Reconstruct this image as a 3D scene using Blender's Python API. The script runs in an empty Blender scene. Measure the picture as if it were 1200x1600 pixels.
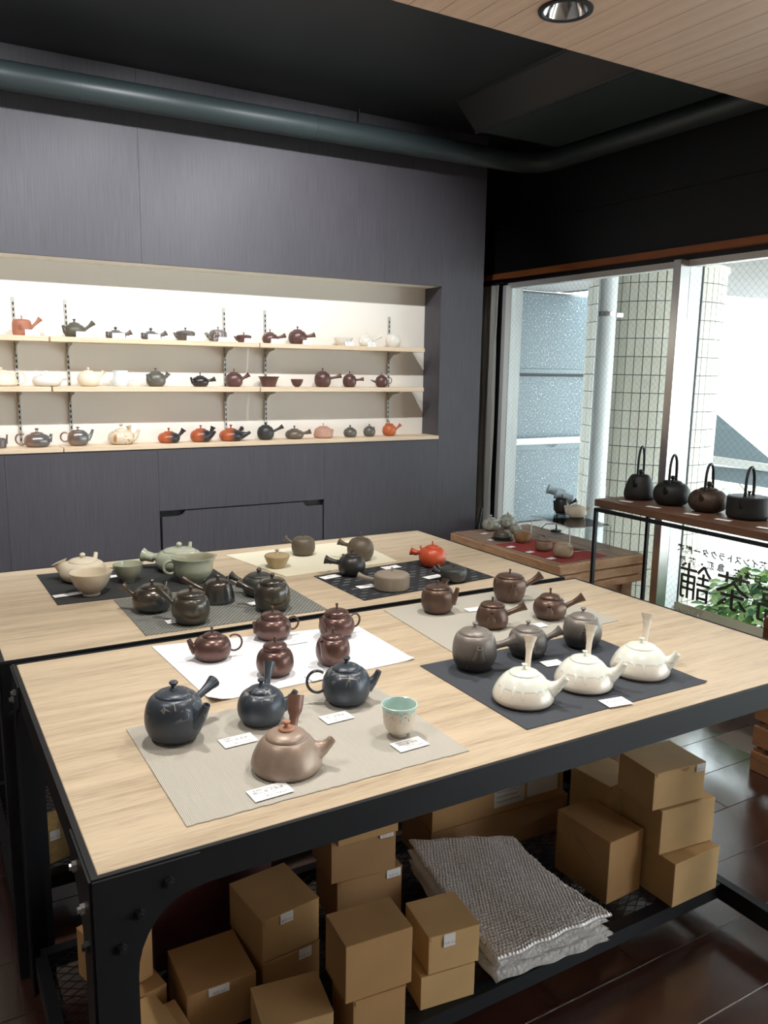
import bpy, math, random
from mathutils import Vector, Matrix
random.seed(4)
PI = math.pi
S = bpy.context.scene
COL = S.collection

# ------------------------------------------------------------------ camera
CF, YAW, PIT, ROL = 1270.87, math.radians(30.508), math.radians(9.920), math.radians(0.8935)
CAMH = 1.55
_F = Vector((math.sin(YAW)*math.cos(PIT), math.cos(YAW)*math.cos(PIT), -math.sin(PIT)))
_R0 = Vector((math.cos(YAW), -math.sin(YAW), 0)); _U0 = _R0.cross(_F)
_R = _R0*math.cos(ROL)+_U0*math.sin(ROL); _U = -_R0*math.sin(ROL)+_U0*math.cos(ROL)
CPOS = Vector((0, 0, CAMH))
cam = bpy.data.cameras.new('camera'); camo = bpy.data.objects.new('camera', cam); COL.objects.link(camo)
cam.sensor_fit = 'VERTICAL'; cam.sensor_height = 24.0; cam.lens = CF/1600*24.0
cam.clip_start = 0.02
camo.matrix_world = Matrix(((_R.x, _U.x, -_F.x, 0), (_R.y, _U.y, -_F.y, 0), (_R.z, _U.z, -_F.z, CAMH), (0, 0, 0, 1)))
S.camera = camo

# ------------------------------------------------------------------ world, lights, exposure
W = bpy.data.worlds.new('sky'); S.world = W; W.use_nodes = True
_bg = W.node_tree.nodes['Background']; _bg.inputs[0].default_value = (0.91, 0.96, 1.0, 1); _bg.inputs[1].default_value = 9.0
S.view_settings.view_transform = 'Standard'; S.view_settings.look = 'None'
S.view_settings.exposure = 0.0; S.view_settings.gamma = 1.0; S.view_settings.use_curve_mapping = False
def spot(x, y, z, tx, ty, tz, power, size=110, blend=0.6, col=(1, 0.93, 0.84), r=0.025):
    l = bpy.data.lights.new('spot_lamp', 'SPOT'); o = bpy.data.objects.new('spot_lamp', l); COL.objects.link(o)
    o.location = (x, y, z); o.rotation_euler = (Vector((tx, ty, tz))-Vector((x, y, z))).to_track_quat('-Z', 'Y').to_euler()
    l.energy = power; l.spot_size = math.radians(size); l.spot_blend = blend; l.color = col; l.shadow_soft_size = r
for sx in (-0.75, 0.15, 0.95, 1.6):            # ceiling spots washing the shelf wall
    spot(sx, 2.42, 2.74, sx+0.25, 3.86, 1.45, 72, 95, 0.6, (0.97, 0.985, 1.0))
for sx, sy, pw in ((-0.35, 1.25, 44), (0.62, 1.81, 70), (1.60, 1.81, 62), (1.1, 0.75, 46), (2.45, 0.9, 26)):   # downlights over the tables
    spot(sx, sy, 2.47, sx, sy, 0, pw, 120, 0.8, (1, 0.95, 0.88), 0.014)
for sx, sy in ((-1.6, 0.3), (0.4, -0.9), (1.9, -0.9)):
    spot(sx, sy, 2.47, sx, sy, 0, 16, 130, 0.9)

# ------------------------------------------------------------------ projection helpers (pixel of the photograph -> point on a real surface)
def ray(x, y): return _F + _R*((x-600)/CF) - _U*((y-800)/CF)
def onz(x, y, z): r = ray(x, y); return CPOS + r*((z-CAMH)/r.z)
def ony(x, y, Y): r = ray(x, y); return CPOS + r*(Y/r.y)
def onx(x, y, X): r = ray(x, y); return CPOS + r*(X/r.x)
def depth(p): return (Vector(p)-CPOS).dot(_F)
def azim(p): return math.atan2(p[1], p[0])       # heading of the line of sight to p

# ------------------------------------------------------------------ mesh helpers
class MB:
    def __init__(s): s.v = []; s.f = []; s.mi = []
    def add(s, vs, fs, m=0):
        n = len(s.v); s.v += [tuple(v) for v in vs]; s.f += [tuple(i+n for i in f) for f in fs]; s.mi += [m]*len(fs); return s
    def box(s, x0, y0, z0, x1, y1, z1, m=0):
        vs = [(x0,y0,z0),(x1,y0,z0),(x1,y1,z0),(x0,y1,z0),(x0,y0,z1),(x1,y0,z1),(x1,y1,z1),(x0,y1,z1)]
        return s.add(vs, [(0,3,2,1),(4,5,6,7),(0,1,5,4),(1,2,6,5),(2,3,7,6),(3,0,4,7)], m)
    def cbox(s, x0, y0, z0, x1, y1, z1, c=0.002, m=0):   # box with chamfered edges
        vs = []; 
        for z, i in ((z0, c), (z0+c, 0), (z1-c, 0), (z1, c)):
            for x, y in ((x0+c, y0), (x1-c, y0), (x1, y0+c), (x1, y1-c), (x1-c, y1), (x0+c, y1), (x0, y1-c), (x0, y0+c)):
                cx, cy = (x0+x1)/2, (y0+y1)/2
                vs.append((x+(i if x < cx else -i), y+(i if y < cy else -i), z))
        fs = [tuple(range(7, -1, -1)), tuple(range(24, 32))]
        for k in range(3):
            for j in range(8): a, b = k*8+j, k*8+(j+1) % 8; fs.append((a, b, b+8, a+8))
        return s.add(vs, fs, m)
    def prism(s, poly, a, b, axis='z', m=0):
        n = len(poly)
        def P(u, v, w): return {'z': (u, v, w), 'y': (u, w, v), 'x': (w, u, v)}[axis]
        vs = [P(u, v, a) for u, v in poly]+[P(u, v, b) for u, v in poly]
        fs = [tuple(range(n-1, -1, -1)), tuple(range(n, 2*n))]+[(i, (i+1) % n, n+(i+1) % n, n+i) for i in range(n)]
        return s.add(vs, fs, m)
    def lathe(s, prof, c=(0, 0, 0), seg=32, m=0, wob=None):
        n0 = len(s.v); vs = []; fs = []; rows = []
        for r, z in prof:
            if r < 1e-6: rows.append([len(vs)]); vs.append((c[0], c[1], c[2]+z))
            else:
                row = []
                for k in range(seg):
                    a = 2*PI*k/seg; rr = r*(wob(a, z) if wob else 1)
                    row.append(len(vs)); vs.append((c[0]+rr*math.cos(a), c[1]+rr*math.sin(a), c[2]+z))
                rows.append(row)
        for A, B in zip(rows[:-1], rows[1:]):
            if len(A) == 1 and len(B) == 1: continue
            for k in range(seg):
                k2 = (k+1) % seg
                if len(A) == 1: fs.append((A[0], B[k2], B[k]))
                elif len(B) == 1: fs.append((A[k], A[k2], B[0]))
                else: fs.append((A[k], A[k2], B[k2], B[k]))
        return s.add(vs, fs, m)
    def tube(s, pts, rad, seg=12, caps=True, m=0, flat=1.0):
        pts = [Vector(p) for p in pts]; n = len(pts)
        if not isinstance(rad, (list, tuple)): rad = [rad]*n
        T = []
        for i in range(n):
            d = pts[min(i+1, n-1)]-pts[max(i-1, 0)]
            if d.length < 1e-9: d = T[-1] if T else Vector((0, 0, 1))
            T.append(d.normalized())
        up = Vector((0, 0, 1)) if abs(T[0].z) < 0.9 else Vector((1, 0, 0))
        N = T[0].cross(up).normalized(); vs = []; fs = []
        for i in range(n):
            N = (N-T[i]*N.dot(T[i])); N = N.normalized() if N.length > 1e-6 else T[i].orthogonal().normalized()
            B = T[i].cross(N)
            for k in range(seg):
                a = 2*PI*k/seg; vs.append(pts[i]+(N*math.cos(a)+B*math.sin(a)*flat)*rad[i])
        for i in range(n-1):
            for k in range(seg):
                k2 = (k+1) % seg; fs.append((i*seg+k, i*seg+k2, (i+1)*seg+k2, (i+1)*seg+k))
        if caps: fs.append(tuple(range(seg-1, -1, -1))); fs.append(tuple((n-1)*seg+k for k in range(seg)))
        return s.add(vs, fs, m)
    def ball(s, c, r, seg=14, rings=8, sz=1.0, m=0):
        return s.lathe([(r*math.sin(PI*i/rings) if 0 < i < rings else 0, -r*sz*math.cos(PI*i/rings)) for i in range(rings+1)], c, seg, m)
    def mesh(s, name, mats, smooth=True, angle=40):
        me = bpy.data.meshes.new(name); me.from_pydata(s.v, [], s.f)
        for m in (mats if isinstance(mats, (list, tuple)) else [mats]): me.materials.append(m)
        if any(s.mi): me.polygons.foreach_set('material_index', s.mi)
        if smooth:
            me.polygons.foreach_set('use_smooth', [True]*len(me.polygons)); me.set_sharp_from_angle(angle=math.radians(angle))
        me.update(); return me
    def build(s, name, mats, parent=None, smooth=True, angle=40, loc=None):
        o = bpy.data.objects.new(name, s.mesh(name, mats, smooth, angle)); COL.objects.link(o)
        if parent: o.parent = parent
        if loc is not None: o.location = loc
        return o
def inst(name, me, parent=None, loc=(0, 0, 0), rot=(0, 0, 0)):
    o = bpy.data.objects.new(name, me); COL.objects.link(o)
    if parent: o.parent = parent
    o.location = loc; o.rotation_euler = rot; return o
def thing(name, label, cat, loc=(0, 0, 0), rz=0, group=None):
    o = bpy.data.objects.new(name, None); COL.objects.link(o); o.empty_display_size = 0.05
    o.location = loc; o.rotation_euler = (0, 0, rz); o['label'] = label; o['category'] = cat
    if group: o['group'] = group
    return o
def tag(o, label, cat, group=None):
    o['label'] = label; o['category'] = cat
    if group: o['group'] = group
    return o
def struct(o): o['kind'] = 'structure'; return o
def stuff(o): o['kind'] = 'stuff'; return o
def text_mesh(txt, size, mat, depth_=0.0002, align='CENTER', off=0.0):
    c = bpy.data.curves.new('lettering', 'FONT'); c.body = txt; c.size = size; c.extrude = depth_; c.offset = off; c.resolution_u = 2
    c.align_x = align; c.align_y = 'CENTER'
    o = bpy.data.objects.new('lettering', c); COL.objects.link(o)
    dg = bpy.context.evaluated_depsgraph_get(); me = bpy.data.meshes.new_from_object(o.evaluated_get(dg))
    bpy.data.objects.remove(o); bpy.data.curves.remove(c); me.materials.clear(); me.materials.append(mat); me.name = 'lettering'
    return me

# ------------------------------------------------------------------ materials
def mat(name, col=(0.5, 0.5, 0.5), rough=0.5, metal=0.0, spec=0.5, coat=0.0, coat_r=0.1, emit=None, es=1.0):
    m = bpy.data.materials.new(name); m.use_nodes = True; nt = m.node_tree; b = nt.nodes['Principled BSDF']
    b.inputs['Base Color'].default_value = (*col, 1); b.inputs['Roughness'].default_value = rough
    b.inputs['Metallic'].default_value = metal; b.inputs['Specular IOR Level'].default_value = spec
    b.inputs['Coat Weight'].default_value = coat; b.inputs['Coat Roughness'].default_value = coat_r
    if emit: b.inputs['Emission Color'].default_value = (*emit, 1); b.inputs['Emission Strength'].default_value = es
    return m
def nd(m, t, **k):
    n = m.node_tree.nodes.new(t)
    for a, v in k.items(): setattr(n, a, v)
    return n
def lk(m, a, b): m.node_tree.links.new(a, b)
def coords(m, scale=(1, 1, 1), kind='Object', rot=(0, 0, 0)):
    tc = nd(m, 'ShaderNodeTexCoord'); mp = nd(m, 'ShaderNodeMapping'); mp.inputs['Scale'].default_value = scale; mp.inputs['Rotation'].default_value = rot
    lk(m, tc.outputs[kind], mp.inputs[0]); return mp.outputs[0]
def noise(m, vec, scale, detail=4, rough=0.5, dist=0.0):
    n = nd(m, 'ShaderNodeTexNoise'); n.inputs['Scale'].default_value = scale; n.inputs['Detail'].default_value = detail
    n.inputs['Roughness'].default_value = rough; n.inputs['Distortion'].default_value = dist; lk(m, vec, n.inputs['Vector']); return n.outputs['Fac']
def ramp(m, fac, stops):
    r = nd(m, 'ShaderNodeValToRGB'); e = r.color_ramp.elements
    while len(e) < len(stops): e.new(0.5)
    for i, (p, c) in enumerate(stops): e[i].position = p; e[i].color = (*c, 1) if len(c) == 3 else c
    lk(m, fac, r.inputs[0]); return r.outputs[0]
def mixc(m, fac, a, b, mode='MIX'):
    x = nd(m, 'ShaderNodeMix', data_type='RGBA', blend_type=mode)
    for s_, v in ((x.inputs[0], fac), (x.inputs[6], a), (x.inputs[7], b)):
        if isinstance(v, (int, float)): s_.default_value = v
        elif isinstance(v, tuple): s_.default_value = (*v, 1)
        else: lk(m, v, s_)
    return x.outputs[2]
def mathn(m, op, a, b=0.0):
    x = nd(m, 'ShaderNodeMath', operation=op)
    for i, v in ((0, a), (1, b)):
        if isinstance(v, (int, float)): x.inputs[i].default_value = v
        else: lk(m, v, x.inputs[i])
    return x.outputs[0]
def setc(m, c): lk(m, c, m.node_tree.nodes['Principled BSDF'].inputs['Base Color'])
def bump(m, h, strength=0.3, dist=0.002):
    b = nd(m, 'ShaderNodeBump'); b.inputs['Strength'].default_value = strength; b.inputs['Distance'].default_value = dist
    lk(m, h, b.inputs['Height']); lk(m, b.outputs[0], m.node_tree.nodes['Principled BSDF'].inputs['Normal'])
def scl(c, k): return tuple(min(1, x*k) for x in c)
def wood(name, c1, c2, scale=(1.5, 18, 18), rough=0.5, fine=1.0, coat=0.0):
    m = mat(name, c1, rough, coat=coat); v = coords(m, scale)
    a = noise(m, v, 2.2, 6, 0.6, 0.6); b = noise(m, coords(m, tuple(s*4 for s in scale)), 5.0, 3, 0.6)
    f = mathn(m, 'ADD', mathn(m, 'MULTIPLY', a, 0.7), mathn(m, 'MULTIPLY', b, 0.3*fine))
    setc(m, ramp(m, f, [(0.30, c2), (0.48, tuple((x*0.6+y*0.4) for x, y in zip(c1, c2))), (0.62, c1), (0.8, scl(c1, 1.12))])); bump(m, b, 0.08, 0.001)
    return m

M_top = wood('oak_laminate', (0.53, 0.43, 0.305), (0.24, 0.175, 0.11), (0.8, 12, 12), 0.40, 1.6)
M_blackmetal = mat('black_steel', (0.008, 0.009, 0.011), 0.5, 0.0, spec=.3)
M_bolt = mat('bolt_steel', (0.05, 0.055, 0.06), 0.3, 0.8)
M_boltb = mat('bright_bolt', (0.55, 0.55, 0.56), 0.3, 0.9)
M_wall = mat('charcoal_laminate', (0.085, 0.078, 0.092), 0.55)
_f = noise(M_wall, coords(M_wall, (90, 90, 2.0)), 3, 3, 0.6); _g = noise(M_wall, coords(M_wall, (3, 3, 0.4)), 2, 2)
setc(M_wall, mixc(M_wall, _g, ramp(M_wall, _f, [(0.3, (0.050, 0.046, 0.055)), (0.7, (0.076, 0.071, 0.084))]), ramp(M_wall, _f, [(0.3, (0.060, 0.056, 0.066)), (0.7, (0.090, 0.085, 0.098))])))
M_white = mat('white_panel', (0.86, 0.815, 0.735), 0.6)
M_pine = wood('pale_pine', (0.80, 0.64, 0.46), (0.64, 0.47, 0.30), (1.2, 20, 20), 0.55)
M_black = mat('black_paint', (0.012, 0.013, 0.015), 0.5)
M_ceil = mat('black_ceiling', (0.016, 0.019, 0.021), 0.42)
M_teal = mat('glossy_black_green_paint', (0.030, 0.043, 0.045), 0.40)
M_cwood = wood('ceiling_wood', (0.72, 0.50, 0.36), (0.60, 0.40, 0.275), (22, 1.2, 22), 0.5)
M_ceilgap = mat('ceiling_joint', (0.22, 0.14, 0.09), 0.8)
M_floor = wood('dark_plank', (0.058, 0.022, 0.015), (0.016, 0.008, 0.006), (1.6, 9, 9), 0.17)
M_floor.node_tree.nodes['Principled BSDF'].inputs['Specular IOR Level'].default_value = .8; M_floor.node_tree.nodes['Principled BSDF'].inputs['Coat Weight'].default_value = .6; M_floor.node_tree.nodes['Principled BSDF'].inputs['Coat Roughness'].default_value = .13
_b = noise(M_floor, coords(M_floor, (14, 60, 1)), 4, 5, 0.7); bump(M_floor, _b, 0.28, 0.0012)
M_joint = mat('floor_joint', (0.20, 0.17, 0.15), 0.6)
M_orange = wood('orange_trim', (0.45, 0.15, 0.045), (0.30, 0.09, 0.03), (12, 1.5, 12), 0.45)
M_steel = mat('stainless', (0.62, 0.60, 0.58), 0.28, 1.0)
M_alu = mat('white_aluminium', (0.82, 0.83, 0.82), 0.4, 0.1)
M_chrome = mat('chrome', (0.8, 0.8, 0.8), 0.12, 1.0)
M_card = mat('white_card', (0.88, 0.89, 0.90), 0.7)
M_ink = mat('grey_ink', (0.20, 0.20, 0.22), 0.7)
def glassm(name, tint=(0.93, 0.97, 0.97), gloss=0.07, rough=0.02):
    m = bpy.data.materials.new(name); m.use_nodes = True; nt = m.node_tree; nt.nodes.clear()
    o = nt.nodes.new('ShaderNodeOutputMaterial'); t = nt.nodes.new('ShaderNodeBsdfTransparent'); t.inputs[0].default_value = (*tint, 1)
    g = nt.nodes.new('ShaderNodeBsdfGlossy'); g.inputs['Roughness'].default_value = rough; x = nt.nodes.new('ShaderNodeMixShader'); fr = nt.nodes.new('ShaderNodeFresnel'); fr.inputs[0].default_value = 1.25
    nt.links.new(fr.outputs[0], x.inputs[0]); nt.links.new(t.outputs[0], x.inputs[1]); nt.links.new(g.outputs[0], x.inputs[2]); nt.links.new(x.outputs[0], o.inputs[0]); return m
M_glass = glassm('window_glass'); M_acryl = glassm('clear_acrylic', (0.96, 0.985, 0.985), rough=.05)

# ------------------------------------------------------------------ the room
XL, XR, YB, YF, ZC = -2.6, 3.2, -2.2, 3.70, 2.775
# floor of dark planks, rows 0.2065 m wide along X
slab = struct(MB().box(XL-.1, YB-.1, -0.12, XR+.05, 4.4, -0.0025).build('floor', M_joint, smooth=False))
rowp = 0.2065; n = 0
plank_me = {}
for L in (0.9, 0.45): plank_me[L] = MB().cbox(-L/2+.0011, -rowp/2+.0011, -0.012, L/2-.0011, rowp/2-.0011, 0, 0.0008).mesh('plank', M_floor, False)
k = 0
y0 = 1.093-rowp*16
while y0 < 4.3:
    x = XL+(0.9 if k % 2 else 0.55)
    x = 2.93-0.9*6-(0.45 if k % 2 else 0)+0.45
    while x-0.45 < XR:
        if x+0.45 > XL and x < XR-.2 and not (y0 < -0.6 and x < 0) and y0 > -1.2: inst('plank', plank_me[0.9], slab, (x, y0+rowp/2, 0))
        x += 0.9
    y0 += rowp; k += 1
struct(MB().box(XL-.1, YB-.1, 0, XL, 4.4, 2.9).build('wall_left', mat('grey_plaster', (0.42, 0.40, 0.38), 0.8), smooth=False))
struct(MB().box(XL, YB-.1, 0, XR, YB, 2.9).build('wall_front', mat('beige_plaster', (0.50, 0.45, 0.39), 0.8), smooth=False))
struct(MB().box(XL-.1, YB-.1, ZC, XR+.2, 4.4, 2.92).build('ceiling', M_ceil, smooth=False))

# wooden lowered ceiling with downlights
WZ, WY = 2.50, 2.0
wc = struct(MB().box(XL, YB, WZ+.056, XR-.12, WY-.004, WZ+.07).build('trim_1', M_ceilgap, smooth=False))
pw = 0.092
cp = MB().cbox(-pw/2+.0008, YB, WZ, pw/2-.0008, WY, WZ+.014, 0.0006).mesh('ceiling_board', M_cwood, False)
DLX, DLY = 1.597, 1.80; x = DLX+pw/2-46*pw
while x < XR-.14:
    d_ = x-DLX
    if abs(d_) < pw*.6:          # the two boards either side of the downlight are cut round its opening
        sg = 1 if d_ > 0 else -1; e0, e1 = -sg*(pw/2-.0008), sg*(pw/2-.0008)
        P_ = [(e0, YB), (e1, YB), (e1, WY), (e0, WY)]+[(e0+sg*.060*math.sin(PI*i/12), DLY+.060*math.cos(PI*i/12)) for i in range(13)]
        if sg < 0: P_ = P_[::-1]
        MB().prism(P_, WZ, WZ+.014, 'z').build('ceiling_board', M_cwood, wc, False, loc=(x, 0, 0))
    else: inst('ceiling_board', cp, wc, (x, 0, 0))
    x += pw
struct(MB().box(XL, WY-.012, WZ+.0145, XR-.12, WY, ZC).build('trim_2', M_black, smooth=False))
dl = thing('downlight', 'round recessed downlight with chrome reflector in wooden ceiling', 'ceiling light', (DLX, DLY, WZ-.002))
MB().lathe([(0.058, 0.010), (0.058, -0.001), (0.062, -0.004), (0.072, -0.003), (0.073, 0.002)], seg=40).build('trim_ring', M_black, dl)
MB().lathe([(0.058, 0.0), (0.052, 0.015), (0.044, 0.030), (0.036, 0.045)], seg=40).build('reflector', M_chrome, dl)
MB().lathe([(0, 0.046), (0.037, 0.046)], seg=30).build('lamp_disc', mat('lamp_glow', (1, 1, 1), emit=(1, 0.97, 0.92), es=6), dl)

# back wall with the display niche
NX0, NX1, NZ0, NZ1, ND = -2.0, 2.515, 1.19, 1.990, 0.16
WXR = 2.79
wb = struct(MB().box(XL, YF+.022, 0, NX1-.002, YF+.10, NZ0-.02).box(XL, YF+.022, NZ1+.015, NX1-.002, YF+.10, ZC).build('wall_back', M_black, smooth=False))
g = 0.0012
def panel(x0, z0, x1, z1, y1=YF+.021, g=0.0004): return MB().cbox(x0+g, YF, z0+g, x1-g, y1, z1-g, 0.0003).build('wall_panel', M_wall, wb, False)
# upper panels, side pier, lower panels
px = [XL, -0.55, 0.94, 2.165, 2.515]
for a, b in zip(px[:-1], px[1:]): panel(a, NZ1, b, ZC)
panel(NX1, 0, WXR, ZC, YF+.10); panel(XL, NZ0, NX0, NZ1)
HX0, HX1, HZ = 0.992, 1.818, 0.892
for a, b in ((XL, -0.4), (-0.4, 0.345), (0.345, HX0-.01)): panel(a, 0.0, b, NZ0-.0)
panel(HX0-.01, HZ, HX1+.004, NZ0); panel(HX1+.004, 0, NX1, NZ0)
# cupboard doors with hand notches at the upper corners
def door(x0, x1, notch_left):
    w = 0.11; n_ = 0.030
    p = [(x0, 0.02), (x1, 0.02), (x1, HZ-.006), (x0+w, HZ-.006), (x0+w-.012, HZ-n_+.006), (x0+w-.03, HZ-n_), (x0, HZ-n_)] if notch_left else \
        [(x0, 0.02), (x1, 0.02), (x1, HZ-n_), (x1-w+.03, HZ-n_), (x1-w+.012, HZ-n_+.006), (x1-w, HZ-.006), (x0, HZ-.006)]
    return MB().prism(p, YF-.001, YF+.018, 'y').build('cupboard_door', M_wall, wb, False)
door(HX0, (HX0+HX1)/2-.0, True); door((HX0+HX1)/2+.0, HX1-.004, False)
# niche lining
struct(MB().box(NX0, YF+ND, NZ0-.02, NX1, YF+ND+.02, NZ1+.02).build('niche_backboard', M_white, wb, False))
MB().box(NX0-.02, YF+.02, NZ1, NX1, YF+ND+.02, NZ1+.02).build('niche_soffit', M_white, wb, False)
MB().box(NX1, YF+.02, NZ0-.02, NX1+.02, YF+ND+.02, NZ1+.02).box(NX0-.02, YF+.02, NZ0-.02, NX0, YF+ND+.02, NZ1+.02).build('niche_side', M_wall, wb, False)
MB().box(WXR-.02, YF+.10, 0, WXR, 4.35, ZC).build('return_panel', M_wall, wb, False)
struct(MB().box(WXR-.02, 4.32, 0, XR+.1, 4.40, ZC).build('trim_3', M_black, smooth=False))
# slotted rails, boards and brackets
YB_ = YF+ND
M_rail = mat('galvanised_rail', (0.55, 0.54, 0.50), 0.4, 0.6); M_slot = mat('rail_slot', (0.01, 0.01, 0.01), 0.9)
SH = [(1.645, 1.667), (1.436, 1.458)]
for rx in (-1.2, -0.35, 0.431, 0.641, 1.361, 1.571, 2.284):
    rl = MB().box(rx-.006, YB_-.010, NZ0+.010, rx+.006, YB_-.0, 1.83).build('shelf_rail', M_rail, wb, False)
    sl = MB()
    z = NZ0+.03
    while z < 1.82: sl.box(rx-.0026, YB_-.0106, z, rx+.0026, YB_-.0098, z+.013); z += .024
    sl.build('slot', M_slot, rl, False)
def board(x0, x1, z0, z1, y0, label, grp):
    o = MB().cbox(x0, y0, z0, x1, YB_-.012, z1, 0.0015).build('shelf_board', M_pine, None, False)
    return tag(o, label, 'shelf', grp)
lab = {0: 'top', 1: 'middle'}
for i, (z0, z1) in enumerate(SH):
    for (a, b, w) in ((-1.98, 0.545, 'left'), (0.552, 1.484, 'central'), (1.489, 2.425, 'right')):
        s_ = board(a, b, z0, z1, YF+.012, '%s pale pine shelf board, %s section of its row in the wall niche' % (lab[i], w), None)
        for rx in (-1.2, -0.35, 0.431, 0.641, 1.361, 1.571, 2.284):
            if a < rx < b:
                MB().prism([(YB_-.012, z0-.0004), (YF+.03, z0-.0004), (YF+.03, z0-.008), (YB_-.06, z0-.018), (YB_-.03, z0-.035), (YB_-.012, z0-.055)], rx-.0015, rx+.0015, 'x').build('shelf_bracket', M_rail, s_, False)
for a, b, w in ((-1.98, 0.577, 'left part'), (0.581, NX1+.003, 'right part')):
    board(a, b, 1.180, 1.199, YF-.006, 'lowest pine board forming the niche sill, %s' % w, None)
ZS = [1.667, 1.458, 1.199]

# ceiling features: round duct, window-side duct, dropped soffit, small sprinkler
d = MB(); r = 0.052
d.tube([(XL, 3.55, 2.588), (2.80, 3.55, 2.632), (2.90, 3.545, 2.634), (2.985, 3.50, 2.637), (3.02, 3.42, 2.64), (3.02, 3.3, 2.643), (3.02, -2.0, 2.66)], r, 20)
tag(d.build('ceiling_duct', M_teal), 'long round dark green-black duct along wall top, turning over the window', 'pipe')
for xx in (0.68, 1.69, 2.55): MB().tube([(xx, 3.55, 2.588+(xx-XL)*.00815), (xx+.012, 3.55, 2.588+(xx-XL)*.00815)], r+.0015, 20).build('duct_joint', M_teal, bpy.data.objects['ceiling_duct'])
sp = thing('ceiling_hook', 'small black rod and nozzle hanging from ceiling above duct', 'sprinkler', (1.985, 3.66, ZC))
MB().tube([(0, 0, 0), (0, 0, -.075)], .004, 8).build('rod', M_black, sp); MB().lathe([(0, -.095), (.014, -.092), (.016, -.08), (.010, -.072), (0, -.07)], seg=12).build('nozzle', M_black, sp)
so = MB(); so.prism([(2.30, ZC), (2.42, 2.66), (2.92, 2.66), (2.92, ZC)], WY, 3.30, 'y')
struct(so.build('trim_4', M_teal, smooth=False))
fr = MB()
for (a, b) in (((2.285, ZC-.006), (2.42, ZC-.006)),): pass
fr.tube([(2.30, WY, ZC-.004), (2.30, 3.30, ZC-.004), (2.42, 3.31, 2.655), (2.42, WY, 2.655)], .008, 6)
fr.build('edge_trim', M_black, bpy.data.objects['trim_4'])
MB().prism([(2.290, ZC-.001), (2.413, 2.655), (2.419, 2.659), (2.299, ZC-.001)], WY, 3.30, 'y').build('slanted_panel', M_black, bpy.data.objects['trim_4'], False)
struct(MB().box(2.95, YB, 2.705, XR, 4.32, ZC).build('trim_5', M_black, smooth=False))

# window wall on the right
beam = MB().box(XR-.02, YB, 2.40, XR+.10, 4.32, ZC).box(XR-.0, YB, 2.075, XR+.10, 4.32, 2.40)
struct(beam.build('wall_right', M_black, smooth=False))
struct(MB().box(XR-.035, YB, 2.100, XR, 4.315, 2.132).build('trim_6', M_orange, smooth=False))
win = struct(MB().box(XR+.0, YB, 2.045, XR+.05, 4.0, 2.075).build('window_1', M_alu, smooth=False))
struct(MB().box(XR, 4.012, 0.102, XR+.10, 4.318, 2.07).build('trim_8', M_black, smooth=False))
struct(MB().box(XR-.02, YB, 0, XR+.10, 4.32, 0.10).build('trim_7', M_steel, smooth=False))
MB().cbox(XR-.03, 3.975, 0.10, XR+.10, 4.010, 2.06, .002).build('window_jamb', M_alu, win, False)
MULY = onx(1062, 416, XR-.04).y
for my in (MULY, MULY-1.75, MULY-3.4):
    if my > YB:
        MB().cbox(XR-.055, my-.020, 0.10, XR+.012, my+.024, 2.075, .002).build('mullion', M_steel, win, False)
        MB().cbox(XR+.013, my-.0205, 0.10, XR+.10, my-.0, 2.06, .001).build('sash_frame', M_alu, win, False)
        MB().cbox(XR+.096, my-.0245, 0.10, XR+.106, my-.0208, 2.06, .0005).build('gasket', M_black, win, False)
ys = [3.975, MULY+.024, MULY-.021, MULY-1.75+.024, MULY-1.75-.021, MULY-3.4+.024]
for a, b in ((ys[1], ys[0]), (ys[3], ys[2]), (ys[5], ys[4])):
    gp = MB().box(XR+.008, a, 0.10, XR+.012, b, 2.05).build('glass_pane', M_glass, win, False)
    wm = MB(); sp_ = 0.034; h = 1.95; q = 0.00035
    u = a-h
    while u < b:
        for sgn in (1, -1):
            # diagonal wire clipped to the pane
            if sgn == 1: s0, s1 = max(a, u), min(b, u+h); pts = [(s0, 0.10+(s0-u)), (s1, 0.10+(s1-u))]
            else: s0, s1 = max(a, u), min(b, u+h); pts = [(s0, 2.05-(s0-u)), (s1, 2.05-(s1-u))]
            if s1-s0 > .01:
                (ya, za), (yb, zb) = pts; x_ = XR+.010
                wm.add([(x_, ya-q, za), (x_, ya+q, za), (x_, yb+q, zb), (x_, yb-q, zb), (x_+q, ya, za), (x_+q, yb, zb)], [(0, 1, 2, 3), (1, 4, 5, 2), (4, 0, 3, 5)])
        u += sp_
    stuff(wm.build('wire_mesh', M_bolt, gp, False))
# curtain gathered at the window's far end
cu = MB(); pts = []; nfold = 46
for j in range(12):
    z = 2.06-j*(1.60/11)
    for i in range(nfold+1):
        t = i/nfold; amp = 0.018*(0.5+0.5*min(1, j/3)); y = 4.25-(0.26)*t
        pts.append((3.13+amp*math.sin(t*2*PI*(5))+0.004*math.sin(t*40+j), y+0.01*math.cos(t*2*PI*5), z))
fs = [(j*(nfold+1)+i, j*(nfold+1)+i+1, (j+1)*(nfold+1)+i+1, (j+1)*(nfold+1)+i) for j in range(11) for i in range(nfold)]
cu.add(pts, fs); co = cu.build('curtain', mat('grey_curtain', (0.50, 0.49, 0.45), 0.8), angle=80); tag(co, 'grey curtain gathered beside the dark wall at window end', 'curtain')
_s = co.modifiers.new('thickness', 'SOLIDIFY'); _s.thickness = 0.002
cr = MB().tube([(3.13, 4.30, 2.07), (3.13, 3.97, 2.07)], .006, 8).build('curtain_rail', M_black, co)

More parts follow.
